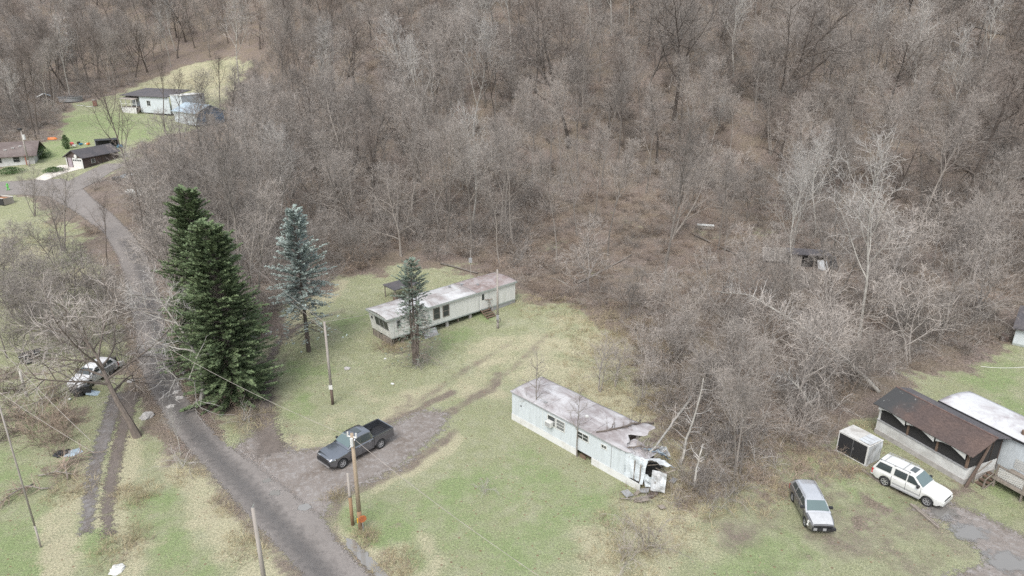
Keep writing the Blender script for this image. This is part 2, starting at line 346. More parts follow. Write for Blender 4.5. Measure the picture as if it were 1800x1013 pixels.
nbump(n, l, b, nnoise(n, l, npos(n), 3., 2), .06, .03)
l.new(nramp(n, l, nmath(n, l, 'ADD', e, nmath(n, l, 'MULTIPLY', nmath(n, l, 'SUBTRACT', nnoise(n, l, npos(n), 3., 4), .5), 2.)), [(.0, 0.), (.2, 1.)]), b.inputs['Alpha']); M['water'] = m
m2 = m.copy(); m2.name = 'puddle_ragged'; M['water_ragged'] = m2
for q in m2.node_tree.nodes:
    if q.type == 'VALTORGB': q.color_ramp.elements[1].position = 1.; q.color_ramp.elements[1].color = (.85, .85, .85, 1)
    if q.type == 'MATH' and q.operation == 'MULTIPLY': q.inputs[1].default_value = 5.
    if q.type == 'TEX_NOISE' and q.inputs['Detail'].default_value == 4: q.inputs['Scale'].default_value = 1.6; q.inputs['Detail'].default_value = 7

ROAD_L = [(590, 1085), (530, 1013), (440, 915), (380, 845), (310, 768), (268, 700), (243, 640), (237, 580), (224, 520), (208, 455), (180, 408), (130, 372), (85, 346), (40, 343), (-60, 345)]
ROAD_R = [(740, 1085), (655, 1013), (592, 948), (575, 915), (470, 830), (388, 772), (355, 735), (322, 690), (302, 640), (290, 560), (276, 500), (262, 452), (235, 412), (200, 378), (165, 350), (140, 325), (110, 314), (40, 318), (-60, 322)]
road_poly = np.concatenate([wpoly(ROAD_L), wpoly(ROAD_R)[::-1]])
sheet('gravel_drive', wpoly([(560, 925), (575, 905), (600, 868), (655, 850), (712, 820), (752, 785), (785, 752), (792, 728), (770, 718), (735, 722), (700, 738), (640, 760), (570, 785), (520, 792), (488, 770), (474, 720), (455, 720), (440, 765), (400, 790), (370, 770), (420, 840)]),
      M['gravel'], .02, .3, 1.3, label='grey gravel drive running from the road past the pickup', cat='drive', kind='structure')
sheet('road', road_poly, M['asphalt'], .035, .3, .6, label='narrow worn grey road curving up the valley', cat='road', kind='structure')
sheet('road', strip([(205, 288), (175, 302), (140, 322), (110, 335)], [4.5, 5, 5.5, 6]), M['asphalt'], .045, .4, .4, label='short grey side road beside the dark garage', cat='road', kind='structure')
for nm, pp, w, lab in (('road_wear', [(620, 1080), (545, 985), (470, 900), (395, 820), (330, 745), (285, 680), (265, 620)], 2.2, 'darker worn strip along the middle of the road'),
                       ('road_wear', [(300, 650), (275, 580), (262, 520), (245, 465), (215, 420)], 2., 'darker worn strip on the road beside the green spruces')):
    sheet(nm, strip(pp, w), M['tar'], .041, .2, 1.1, label=lab, cat='road', kind='structure')
sheet('gravel_track', strip([(212, 690), (192, 740), (170, 810), (158, 880), (151, 940)], [2.0, 1.4, 1.1, 1., .8]), M['rut_stone'], .02, .2, .6, label='pale gravel wheel rut below the white car', cat='track', kind='structure')
sheet('gravel_track', strip([(232, 690), (214, 760), (198, 830), (188, 900), (192, 945)], [1.6, 1.1, 1., .9, .7]), M['mud'], .026, .2, .6, label='dark muddy wheel rut below the leaning tree', cat='track', kind='structure')
sheet('dirt_track', strip([(478, 800), (466, 740), (462, 690), (470, 640), (490, 600), (530, 570)], [2.2, 1.7, 1.4, 1.1, .9, .7]), M['mud'], .026, .2, .9, label='muddy track climbing the lawn beside the green spruces', cat='track', kind='structure')
sheet('gravel_yard', wpoly([(1600, 895), (1660, 880), (1720, 900), (1800, 940), (1960, 960), (1990, 1150), (1500, 1150), (1640, 1020), (1730, 985), (1680, 930)]), M['gravel'], .02, .3, 1., label='wet gravel yard below the white utility vehicle', cat='yard', kind='structure')
sheet('concrete_drive', wpoly([(60, 316), (104, 291), (122, 290), (148, 296), (110, 306), (80, 318)]), M['concrete_path'], .05, .25, .15, label='pale concrete apron in front of the garage door', cat='drive', kind='structure')
sheet('puddle', wpoly([(604, 944), (622, 950), (645, 972), (668, 995), (690, 1018), (705, 1040), (680, 1040), (655, 1008), (630, 985), (610, 962)]), M['water'], .05, .12, .3, label='long ditch puddle beside the road at the grass bank', cat='puddle')
for px, py, r, lab in ((535, 893, .42, 'round bright pothole puddle in the road at the junction'), (470, 846, .3, 'small round puddle in the road above the junction'), (484, 868, .35, 'oblong little puddle in the gravel of the junction'),
                       (1702, 935, 1.1, 'shallow puddle in the yard below the utility vehicle'), (1660, 905, .9, 'thin puddle beside the front wheel of the utility vehicle'), (1772, 990, 1.2, 'shallow puddle near the bottom of the gravel yard')):
    g = G(px, py); a = np.linspace(0, 2 * math.pi, 14)[:-1]
    sheet('puddle', np.stack([g[0] + r * np.cos(a) * 1.2, g[1] + r * np.sin(a)], 1), M['water_ragged' if px > 1600 else 'water'], .05, .1, .5 if px > 1600 else .25, label=lab, cat='puddle')

# ------------------------------------------------------------------ bare trees
def rnd_perp(rng, d, az):
    ref = Vector((0, 0, 1)) if abs(d.z) < .9 else Vector((1, 0, 0))
    u = d.cross(ref).normalized(); w = d.cross(u)
    return u * math.cos(az) + w * math.sin(az)
def limb(rng, p, d, L, n, wob, trop):
    pts = [p.copy()]; d = d.copy(); st = L / n
    for i in range(n):
        d = d + Vector((rng.gauss(0, wob), rng.gauss(0, wob), rng.gauss(0, wob) + trop)); d.normalize()
        p = p + d * st; pts.append(p.copy())
    return pts
def at(pts, t):
    k = t * (len(pts) - 1); i = min(int(k), len(pts) - 2); f = k - i
    return pts[i].lerp(pts[i + 1], f), (pts[i + 1] - pts[i]).normalized()
def ribbon(mb, rng, pts, w0, w1):
    vs_, fs = [], []; m = len(pts); d = pts[-1] - pts[0]
    sdv = rnd_perp(rng, d.normalized(), rng.uniform(0, 6.28))
    for i, p in enumerate(pts):
        w = (w0 + (w1 - w0) * i / (m - 1)) * .5
        vs_.append((p.x + sdv.x * w, p.y + sdv.y * w, p.z + sdv.z * w)); vs_.append((p.x - sdv.x * w, p.y - sdv.y * w, p.z - sdv.z * w))
    for i in range(m - 1): fs.append((2 * i, 2 * i + 1, 2 * i + 3, 2 * i + 2))
    mb.add(vs_, fs)
def gen_tree(seed, h=18, r0=.2, crown0=.4, n1=13, spread=.42, ang=(35, 60), n2=7, n3=8, n4=4, trop=.06, lean=(0, 0), wob=.05, tw=.023, stems=1, top=.88, droop=0., bark='bark', twig='twig', path=None):
    rng = random.Random(seed); tr = MB(); cr = MB()
    for sidx in range(stems):
        d0 = Vector((lean[0] + (rng.uniform(-.35, .35) if stems > 1 else 0), lean[1] + (rng.uniform(-.35, .35) if stems > 1 else 0), 1)).normalized()
        hh = h * (1 if sidx == 0 else rng.uniform(.65, .95))
        tp = [Vector(q) for q in path] if path else limb(rng, Vector((rng.uniform(-.2, .2) * (stems > 1), rng.uniform(-.2, .2) * (stems > 1), -.3)), d0, hh * top, 9, wob, .02)
        rr = r0 * (1 if sidx == 0 else .75); m = len(tp)
        tr.tube([tuple(q) for q in tp], [rr * (1.35 if i == 0 else 1 - .82 * (i / (m - 1)) ** .9) for i in range(m)], 7)
        az = rng.uniform(0, 6)
        for i in range(n1):
            t = crown0 + (1 - crown0) * ((i + rng.uniform(0, .8)) / n1) ** .85; t = min(t, .99)
            p, d = at(tp, t); az += 2.4 + rng.uniform(-.4, .4); a = R(rng.uniform(*ang)) * (1.15 - .5 * t)
            dd = d * math.cos(a) + rnd_perp(rng, d, az) * math.sin(a)
            L = hh * spread * (1.12 - .72 * (t - crown0) / (1 - crown0)) * rng.uniform(.7, 1.15); r1 = rr * (1 - .8 * t) * .55 + .012
            lp = limb(rng, p, dd, L, 6, .09, trop - droop); cr.cur = 0
            cr.tube([tuple(q) for q in lp], [r1 * (1 - .8 * j / 6) for j in range(7)], 5, False)
            az2 = rng.uniform(0, 6)
            for j in range(n2):
                t2 = .22 + .78 * (j + rng.random()) / n2; p2, d2 = at(lp, min(t2, .99)); az2 += 2.4
                a2 = R(rng.uniform(30, 60)); dd2 = d2 * math.cos(a2) + rnd_perp(rng, d2, az2) * math.sin(a2)
                L2 = L * .5 * (1.1 - .55 * t2) * rng.uniform(.7, 1.2) + .25; bp = limb(rng, p2, dd2, L2, 4, .13, trop * .8 - droop * 1.5); cr.cur = 0
                cr.tube([tuple(q) for q in bp], [max(r1 * .42, .021) * (1 - .6 * q / 4) for q in range(5)], 3, False)
                cr.cur = 1; az3 = rng.uniform(0, 6)
                for k in range(n3):
                    t3 = .15 + .85 * (k + rng.random()) / n3; p3, d3 = at(bp, min(t3, .99)); az3 += 2.4
                    a3 = R(rng.uniform(25, 60)); dd3 = d3 * math.cos(a3) + rnd_perp(rng, d3, az3) * math.sin(a3)
                    L3 = L2 * .42 * rng.uniform(.6, 1.3) + .2; wp = limb(rng, p3, dd3, L3, 2, .2, .03 - droop * 2); ribbon(cr, rng, wp, tw, tw * .55)
                    for q in range(n4):
                        p4, d4 = at(wp, .15 + .84 * (q + rng.random()) / n4); a4 = R(rng.uniform(20, 55))
                        dd4 = d4 * math.cos(a4) + rnd_perp(rng, d4, rng.uniform(0, 6.28)) * math.sin(a4)
                        ribbon(cr, rng, [p4, p4 + dd4 * (L3 * rng.uniform(.3, .75) + .08)], tw * .6, tw * .35)
    nm = 'tree'
    return tr.mesh('trunk', M[bark]), cr.mesh('crown', [M[bark], M[twig]])
VAR = {}
def V(key, *lab, **kw):
    k2 = dict(kw); k2['spread'] = kw.get('spread', .42) * 1.15; k2['lean'] = (kw.get('lean', (0, 0))[0] - .08, .06); k2['crown0'] = kw['crown0'] * .8; k2['wob'] = kw.get('wob', .05) + .03
    VAR[key] = ([gen_tree(hash_(key), **kw), gen_tree(hash_(key + 'b'), **k2)], kw.get('h', 18), lab[0], lab[1])
def hash_(s): return sum((i + 3) * ord(ch) * 7919 for i, ch in enumerate(s)) % 100003
V('slim', 'tall slim grey bare tree with a narrow crown in the hillside woods', 'tall slim woodland trees', h=20, r0=.15, crown0=.45, n1=13, spread=.26, ang=(25, 50), trop=.1)
V('oak', 'broad bare tree with heavy spreading dark limbs in the hillside woods', 'broad dark limbed woodland trees', h=19, r0=.27, crown0=.28, n1=12, spread=.5, ang=(40, 65), n2=8, trop=.07, wob=.08, bark='bark_dark', twig='twig')
V('fuzzy', 'dense fuzzy grey bare tree with a rounded twiggy crown in the woods', 'round twiggy woodland trees', h=14, r0=.2, crown0=.25, n1=15, spread=.46, ang=(35, 65), n2=8, n3=9, n4=3, trop=.03, droop=.03, tw=.024)
V('dark', 'dark trunked bare tree with sparse upright branches in the woods', 'dark sparse woodland trees', h=21, r0=.19, crown0=.5, n1=10, spread=.3, ang=(25, 50), n3=6, trop=.12, wob=.06, bark='bark_dark', twig='twig_dark')
V('fork', 'bare tree forking low into several grey stems in the woods', 'low forking woodland trees', h=15, r0=.17, crown0=.3, n1=9, spread=.33, ang=(25, 50), n2=6, n3=7, stems=3, trop=.08)
V('pale', 'pale barked bare tree with whitish limbs in the woods', 'pale barked woodland trees', h=19, r0=.16, crown0=.35, n1=14, spread=.34, ang=(30, 55), n3=6, n4=3, trop=.1, bark='bark_pale', twig='twig_pale')
V('small', 'small thin understory tree with arching pale twigs in the woods', 'small understory trees', h=8, r0=.09, crown0=.2, n1=12, spread=.5, ang=(30, 60), n2=6, n3=7, n4=3, trop=.04, droop=.03, stems=2, tw=.024, twig='twig')
V('vine', 'dark tree draped with hanging vine stems in the woods', 'vine draped woodland trees', h=17, r0=.28, crown0=.2, n1=16, spread=.3, ang=(30, 70), n2=8, n3=8, n4=4, trop=.0, droop=.09, bark='bark_dark', twig='twig_dark')
V('open', 'small open crowned tree with thin pale stems in the brush', 'thin pale trees of the brush', h=9, r0=.11, crown0=.22, n1=11, spread=.42, ang=(30, 65), n2=5, n3=5, n4=2, trop=.04, stems=2, tw=.028, bark='bark_mid', twig='twig_mid', wob=.08)
V('slim2', 'leaning slender grey bare tree in the hillside woods', 'leaning slender woodland trees', h=18, r0=.15, crown0=.4, n1=13, spread=.3, ang=(30, 55), lean=(.14, .05), trop=.08, wob=.06)
NT = [0]
def put_tree(key, x, y, h=None, rz=None, label=None, group=None, meshes=None, cat='tree', name='bare_tree', tilt=None):
    rng = random.Random(int(abs(x) * 131 + abs(y) * 717)); alts, h0, lb, gp = VAR[key] if meshes is None else ([meshes[0]], meshes[1], label, group); tm, cm = alts[rng.randrange(len(alts)) if label is None else 0]
    s = (h / h0) if h else rng.uniform(.8, 1.15)
    e = empty(name, (x, y, Z(x, y)), rng.uniform(0, 6.28) if rz is None else rz, label=label or lb, cat=cat, group=group if label else gp)
    if tilt: e.rotation_euler = (tilt[0], tilt[1], e.rotation_euler[2])
    e.scale = (s, s, s)
    t = bpy.data.objects.new('trunk', tm); COL.objects.link(t); t.parent = e
    cobj = bpy.data.objects.new('crown', cm); COL.objects.link(cobj); cobj.parent = e
    NT[0] += 1; PLACED.append((x, y)); return e
PLACED = []
BLOCK = [(-4, 72, 11), (7, 47, 9), (34, 46, 9), (26, 45, 3), (38, 88, 5), (-85, 138, 9), (-95, 187, 12), (-80, 173, 8), (-105, 142, 12), (56, 66, 6)]
# trees that can be told apart in the photograph: base pixel, top pixel row
def T(key, px, py, top, **kw):
    x, y, z = G(px, py); return put_tree(key, x, y, max(3., height_to(x, y, top)), **kw)
T('pale', 1510, 598, 235, label='tall pale barked tree with white limbs above the brush behind the shed', rz=1.)
T('slim', 1165, 520, 170, label='pale slender tree standing between the two mobile homes and the hill', rz=2.)
T('slim', 978, 465, 250, label='straight grey tree rising from the leaf slope beyond the far mobile home', rz=.4)
T('oak', 1185, 210, -60, label='massive spreading tree with thick curved limbs high on the hillside', rz=2.4)
T('oak', 1345, 240, -70, label='wide forked tree with long curved limbs on the hillside above the ruined shed', rz=4.)
T('oak', 1000, 260, 20, label='broad tree with low arching limbs on the hillside', rz=.9)
T('fuzzy', 815, 205, 20, label='round crowned pale grey tree high on the hillside', rz=3.)
T('pale', 420, 150, -30, label='white barked tree beside the meadow behind the white house', rz=5.)
T('dark', 290, 232, 90, label='dark trunked tree standing in front of the white house porch', rz=2.)
T('dark', 318, 250, 120, label='twin trunk of dark trees below the blue roofed shed', rz=1.)
T('dark', 392, 215, 90, label='leaning dark tree beside the blue roofed shed', rz=.2)
T('vine', 1690, 400, 60, label='dark vine wrapped tree with hanging stems on the slope', rz=.3)
T('vine', 1760, 330, -80, label='big vine covered tree at the upper slope with a forked trunk', rz=2.2)
T('dark', 700, 420, 270, label='dark twin tree above the small spruce on the leaf slope', rz=1.3)
T('slim', 905, 440, 190); T('slim', 1068, 450, 230); T('slim', 1262, 440, 250); T('slim', 880, 470, 300); T('small', 630, 470, 380); T('small', 560, 470, 370); T('fuzzy', 620, 360, 130); T('fuzzy', 470, 330, 150); T('pale', 1390, 430, 250)
T('pale', 1250, 260, 165); T('small', 1100, 560, 470); T('slim', 1275, 470, 320); T('slim', 1045, 380, 200); T('fork', 1180, 420, 230); T('fuzzy', 760, 180, 10); T('open', 1240, 560, 420); T('open', 1330, 640, 500); T('open', 1420, 640, 480)
T('open', 1300, 740, 560); T('open', 1390, 720, 540); T('open', 1450, 700, 520); T('small', 1240, 720, 560); T('small', 1500, 690, 560); T('open', 1600, 640, 470); T('open', 1650, 600, 430); T('open', 1700, 570, 400); T('small', 1570, 620, 500)
T('small', 1360, 560, 440); T('open', 1560, 530, 360); T('open', 1640, 480, 320); T('vine', 1560, 400, 220); T('small', 1180, 640, 540); T('small', 1200, 600, 470); T('small', 1280, 620, 500); T('open', 1460, 570, 430); T('slim2', 1290, 830, 600)
# trees on the near side of the road
T('fork', 243, 768, 600, label='dark leaning tree overhanging the white car', meshes=(gen_tree(77, h=11, r0=.27, crown0=.4, n1=15, spread=.62, ang=(45, 85), n2=9, n3=7, n4=3, trop=.0, wob=.06, bark='bark_dark', twig='twig', tw=.036, path=[(0, 0, -.3), (-.5, .2, 1.1), (-1.3, .6, 2.5), (-2.0, 1.1, 3.8), (-2.6, 1.7, 4.9), (-3.3, 2.3, 5.8), (-4.2, 2.8, 6.5)]), 7.6), rz=0)
T('pale', 352, 712, 500, label='pale bare tree leaning over the road in front of the green spruces', meshes=(gen_tree(91, h=10, r0=.15, crown0=.2, n1=10, spread=.42, ang=(45, 80), n2=6, n3=6, n4=3, trop=-.01, bark='bark_pale', twig='twig_pale', path=[(0, 0, -.3), (.5, -.2, 1.5), (.6, -.2, 3.), (.1, .1, 4.3), (-.7, .5, 5.6), (-1.6, .8, 6.9), (-2.4, 1.0, 8.)]), 8.8), rz=0)
T('pale', 318, 800, 715, label='small broken pale sapling at the road edge below the junction', rz=1.)
T('small', 55, 605, 470, label='small spreading bare tree in the field beside the old cart', rz=2.)
T('slim', 12, 630, 470, label='thin bare tree at the edge of the field beside the old cart', rz=2.)
T('dark', 190, 470, 340, label='slim dark tree beside the bend of the road', rz=2.)
T('fork', 110, 440, 290, label='bare forked tree below the road bend near the concrete apron', rz=.5)
T('fork', 60, 380, 290, label='bushy bare tree beside the side road and dump box', rz=.9)
for px, py, tp in ((130, 560, 430), (60, 520, 420), (180, 600, 480), (20, 560, 450), (150, 500, 400), (95, 590, 480), (215, 640, 560), (30, 480, 390), (95, 470, 380), (170, 560, 450), (120, 620, 520), (60, 570, 460), (195, 560, 470), (150, 640, 560), (90, 540, 430), (10, 520, 420), (40, 640, 540)):
    T('small', px, py, tp, label='small twiggy tree in the rough field left of the road bend'.replace('left of', 'beside'), group='small trees in the rough field', name='small_tree')
for px, py, tp, lb in ((943, 752, 600, 'thin grey sapling standing against the wall near the air conditioner'), (1014, 803, 670, 'slim grey sapling beside the skirting gap of the near mobile home')):
    T('slim', px, py, tp, label=lb, name='sapling', meshes=(gen_tree(px, h=8, r0=.075, crown0=.3, n1=9, spread=.2, ang=(35, 60), n2=4, n3=3, n4=2, trop=.05, wob=.03, tw=.018, bark='bark', twig='twig'), 8.))
for px, py, tp in ((1053, 690, 590), (1080, 680, 600), (1130, 700, 620), (1128, 640, 560)):
    T('open', px, py, tp, label='thin leafless sapling in the dry grass behind the near mobile home', group='saplings behind the near mobile home', name='sapling')

THIN = wpoly([(930, 540), (930, 400), (1050, 340), (1250, 350), (1400, 400), (1380, 480), (1250, 560), (1120, 600)])
CLEAR = wpoly([(100, 335), (215, 300), (250, 250), (205, 200), (300, 205), (330, 215), (400, 100), (470, 110), (455, 170), (430, 230), (395, 290), (330, 330), (250, 345), (190, 365)])
# the woods: spaced at random over the leaf covered ground
rng = random.Random(11); cand = []
while len(cand) < 12000:
    y = rng.uniform(60, 330); x = rng.uniform(-.95 * y - 10, .95 * y + 10); cand.append((x, y))
CA = np.array(cand); wood = np.maximum(sdf(CA, O1), sdf(CA, O2)) < -2.5; rd = sdf(CA, road_poly) < -1.5
zz = terr(CA[:, 0], CA[:, 1]); PP = np.array([pix(x, y, z) for (x, y), z in zip(cand, zz)])
ok = wood & rd & (PP[:, 0] > -120) & (PP[:, 0] < 1920) & (PP[:, 1] > -130)
thinz = sdf(CA, THIN); clz = sdf(CA, CLEAR) + 7
trees = []
cell = {}
def near(x, y, r):
    for i in range(int((x - r) // 4), int((x + r) // 4) + 1):
        for j in range(int((y - r) // 4), int((y + r) // 4) + 1):
            for a, b in cell.get((i, j), ()):
                if (a - x) ** 2 + (b - y) ** 2 < r * r: return True
    return False
for p in PLACED: cell.setdefault((int(p[0] // 4), int(p[1] // 4)), []).append(p)
for k in np.nonzero(ok)[0]:
    x, y = cand[k]
    if any((x - a) ** 2 + (y - b) ** 2 < (r + 1.5) ** 2 for a, b, r in BLOCK): continue
    if clz[k] > 0 or near(x, y, 8.5 if thinz[k] > 0 else 4.8): continue
    cell.setdefault((int(x // 4), int(y // 4)), []).append((x, y)); trees.append((x, y))
trees.sort(key=lambda p: math.hypot(p[0], p[1]))
KEYS = ['slim', 'slim', 'slim2', 'fuzzy', 'fuzzy', 'fork', 'dark', 'oak', 'small', 'small', 'pale', 'vine', 'slim']
def pick(x, y, rng):
    k = rng.choice(KEYS)
    if -5 < x < 45 and y < 125 and k in ('fuzzy', 'fork', 'oak', 'vine', 'pale'): k = rng.choice(['slim', 'small', 'open'])
    if y < 100 and x > 10: k = rng.choice(['small', 'open', 'open', 'slim', 'pale', 'open', 'fork'])
    if y < 115 and k in ('oak', 'vine'): k = 'fork'
    if x < -50 and y > 118 and y < 215 and k in ('fuzzy', 'fork', 'oak', 'vine'): k = rng.choice(['dark', 'slim', 'small'])
    return k
n_ind = max(0, 296 - NT[0]); rng = random.Random(5)
for x, y in trees[:n_ind]: put_tree(pick(x, y, rng), x, y)
FAR = [(x, y, pick(x, y, rng)) for x, y in trees[n_ind:]]

def scatter(name, sources, pts, label, cat):
    """one mass of plants: pts = (x, y, index, rotation, scale); geometry nodes put a source mesh on each point"""
    src = bpy.data.collections.new(name + '_sources'); keys = []
    for i, ms in enumerate(sources):
        for q, me in enumerate(ms): pass
        bmj = bmesh.new(); mats = []
        tot = bpy.data.meshes.new('%s_%02d' % (name, i))
        for me in ms:
            off = len(mats); mats += list(me.materials); tmp = me.copy()
            for p in tmp.polygons: p.material_index += off
            bmj.from_mesh(tmp); bpy.data.meshes.remove(tmp)
        bmj.to_mesh(tot); bmj.free()
        for mm in mats: tot.materials.append(mm)
        o = bpy.data.objects.new('%s_%02d' % (name, i), tot); src.objects.link(o)
    me = bpy.data.meshes.new(name); me.from_pydata([(p[0], p[1], Z(p[0], p[1]) - .03) for p in pts], [], [])
    for an, k, ty in (('idx', 2, 'INT'), ('rot', 3, 'FLOAT'), ('scl', 4, 'FLOAT')):
        a = me.attributes.new(an, ty, 'POINT'); a.data.foreach_set('value', [p[k] for p in pts])
    o = bpy.data.objects.new(name, me); COL.objects.link(o); tag(o, label, cat, kind='stuff')
    ng = bpy.data.node_groups.new(name, 'GeometryNodeTree'); N, L = ng.nodes, ng.links
    ng.interface.new_socket('Geometry', in_out='INPUT', socket_type='NodeSocketGeometry'); ng.interface.new_socket('Geometry', in_out='OUTPUT', socket_type='NodeSocketGeometry')
    gi = N.new('NodeGroupInput'); go = N.new('NodeGroupOutput'); ip = N.new('GeometryNodeInstanceOnPoints'); ci = N.new('GeometryNodeCollectionInfo')
    ci.inputs['Collection'].default_value = src; ci.inputs['Separate Children'].default_value = True; ci.inputs['Reset Children'].default_value = True
    ip.inputs['Pick Instance'].default_value = True
    def na(nm, ty):
        a = N.new('GeometryNodeInputNamedAttribute'); a.data_type = ty; a.inputs['Name'].default_value = nm; return a.outputs['Attribute']
    cx = N.new('ShaderNodeCombineXYZ'); L.new(na('rot', 'FLOAT'), cx.inputs['Z'])
    L.new(gi.outputs[0], ip.inputs['Points']); L.new(ci.outputs[0], ip.inputs['Instance']); L.new(na('idx', 'INT'), ip.inputs['Instance Index'])
    L.new(cx.outputs[0], ip.inputs['Rotation']); L.new(na('scl', 'FLOAT'), ip.inputs['Scale']); L.new(ip.outputs[0], go.inputs[0])
    md = o.modifiers.new('scatter', 'NODES'); md.node_group = ng; return o
VK = list(VAR)
scatter('far_woods', [q for k in VK for q in VAR[k][0]], [(x, y, 2 * VK.index(k) + rng.randrange(2), rng.uniform(0, 6.28), rng.uniform(.8, 1.15)) for x, y, k in FAR], 'mass of bare trees covering the far upper hillside', 'woods')

# undergrowth
def gen_shrub(seed, h, canes, twn, bark, twig, arch=.12, tw=.02, n4=3):
    rng = random.Random(seed); mb = MB()
    for i in range(canes):
        az = rng.uniform(0, 6.28); a = R(rng.uniform(8, 55)); d = Vector((math.cos(az) * math.sin(a), math.sin(az) * math.sin(a), math.cos(a)))
        L = h * rng.uniform(.6, 1.25); mb.cur = 0
        cp = limb(rng, Vector((rng.gauss(0, .25), rng.gauss(0, .25), -.05)), d, L, 5, .1, -arch); ribbon(mb, rng, cp, .04, .018); ribbon(mb, rng, cp, .04, .018)
        mb.cur = 1
        for k in range(twn):
            p, d2 = at(cp, .2 + .79 * (k + rng.random()) / twn); a2 = R(rng.uniform(25, 65)); dd = d2 * math.cos(a2) + rnd_perp(rng, d2, rng.uniform(0, 6.28)) * math.sin(a2)
            tp = limb(rng, p, dd, L * rng.uniform(.2, .42), 2, .2, -.02); ribbon(mb, rng, tp, tw, tw * .5)
            for q in range(n4):
                p3, d3 = at(tp, .2 + .75 * rng.random()); dd3 = (d3 + rnd_perp(rng, d3, rng.uniform(0, 6.28)) * rng.uniform(.4, 1.2)).normalized()
                ribbon(mb, rng, [p3, p3 + dd3 * L * rng.uniform(.08, .2)], tw * .6, tw * .4)
    return (mb.mesh('shrub', [M[bark], M[twig]]),)
def gen_tuft(seed, h, n, mat, spread=.25):
    rng = random.Random(seed); mb = MB()
    for i in range(n):
        az = rng.uniform(0, 6.28); r = rng.random() ** .5 * spread; p = Vector((math.cos(az) * r, math.sin(az) * r, -.03)); a = R(rng.uniform(5, 55)); az += rng.uniform(-1, 1)
        d = Vector((math.cos(az) * math.sin(a), math.sin(az) * math.sin(a), math.cos(a))); ribbon(mb, rng, limb(rng, p, d, h * rng.uniform(.5, 1.2), 2, .15, -.3), .022, .006)
    return (mb.mesh('tuft', M[mat]),)
SHR = [gen_shrub(1, 2.6, 13, 8, 'bark', 'twig'), gen_shrub(2, 1.8, 15, 7, 'twig_tan', 'twig_tan', .2), gen_shrub(3, 3.4, 10, 10, 'bark', 'twig', .05), gen_shrub(4, 1.4, 16, 6, 'twig_dark', 'twig_dark', .25), gen_shrub(5, 2.2, 12, 9, 'twig_pale', 'twig', .16)]
rng = random.Random(21); pts = []
thick = [(1650, 560, 8), (350, 420, 14), (620, 400, 12), (320, 300, 15), (500, 400, 12), (850, 380, 12), (20, 700, 5), (80, 170, 14), (60, 210, 10)]
thickw = [(*G(a, b)[:2], r) for a, b, r in thick]
c2 = []
for _ in range(22000):
    y = 45 + 190 * rng.random() ** 1.25; x = rng.uniform(-.9 * y - 8, .9 * y + 8); c2.append((x, y))
C2 = np.array(c2); th2 = sdf(C2, THIN); cl2 = sdf(C2, CLEAR); sd2 = np.maximum(sdf(C2, O1), sdf(C2, O2)); okr = sdf(C2, road_poly) < -1.2
for (x, y), s_, r_, th_, cl_ in zip(c2, sd2, okr, th2, cl2):
    if not r_ or s_ > -1.0: continue
    if any((x - a) ** 2 + (y - b) ** 2 < (r * .72) ** 2 for a, b, r in BLOCK): continue
    dens = .46 if y > 130 else .42
    if any((x - a) ** 2 + (y - b) ** 2 < r * r for a, b, r in thickw): dens = .95
    if th_ > 0: dens = .9
    if cl_ > 0: dens = .12
    if x > 8 and y < 92: dens *= .6
    if rng.random() > dens: continue
    pts.append((x, y, rng.choice([1, 1, 3, 1, 0]) if th_ > 0 else rng.choice([0, 0, 1, 1, 2, 3, 4]), rng.uniform(0, 6.28), rng.uniform(.4, .9) if th_ > 0 else rng.uniform(.6, 1.3)))
for px, py, rr_, nn in ((1190, 700, 4, 30), (1230, 780, 4, 34), (1215, 850, 3, 16), (1260, 840, 3.5, 22), (1170, 640, 3, 10), (1320, 800, 4, 22), (1150, 660, 3, 8), (1110, 600, 3, 8), (1380, 770, 4, 18)):
    gx, gy, _ = G(px, py)
    for _ in range(nn):
        a = rng.uniform(0, 6.28); q = rr_ * rng.random() ** .6; x, y = gx + q * math.cos(a), gy + q * math.sin(a)
        if (x - 7) ** 2 + (y - 47.5) ** 2 > 49: pts.append((x, y, rng.choice([1, 1, 4, 4, 0]), rng.uniform(0, 6.28), rng.uniform(.35, .8)))
scatter('undergrowth', SHR, pts, 'tangle of leafless brush and saplings under the trees', 'undergrowth')
# tall dead grass and weeds
TUF = [gen_tuft(1, .55, 26, 'dry_grass'), gen_tuft(2, .8, 22, 'dry_grass', .35), gen_tuft(3, .5, 24, 'twig_tan', .3)]
pts = []
for px, py, r, nn in ((1210, 850, 4, 150), (1150, 910, 4, 120), (1290, 850, 4, 130), (1080, 960, 3, 60), (1200, 740, 5, 140), (1110, 640, 7, 260), (1160, 620, 7, 260), (1060, 590, 6, 160), (1150, 700, 5, 220), (1080, 560, 5, 120), (960, 540, 4, 80), (1010, 690, 3, 40), (700, 990, 1.5, 50), (640, 950, 1., 30), (410, 880, 2., 50), (450, 950, 2, 50), (350, 830, 2, 40),
                      (240, 870, 1.6, 50), (220, 960, 2, 50), (120, 860, 2, 50), (690, 610, 1.5, 60), (100, 500, 8, 200), (60, 420, 8, 150), (150, 570, 5, 120), (330, 150, 14, 160), (380, 140, 12, 120), (440, 740, 2, 50), (1350, 780, 4, 110), (1250, 800, 4, 130), (590, 870, .8, 20), (1460, 820, 2.5, 60), (1540, 760, 2, 30), (330, 760, 1., 25)):
    gx, gy, _ = G(px, py)
    for _ in range(nn):
        a = rng.uniform(0, 6.28); q = r * rng.random() ** .6; x, y = gx + q * math.cos(a), gy + q * math.sin(a)
        pts.append((x, y, rng.choice([0, 0, 1, 2]), rng.uniform(0, 6.28), rng.uniform(.6, 1.2)))
TP = np.array([(p[0], p[1]) for p in pts]); kr = sdf(TP, road_poly) < -.2
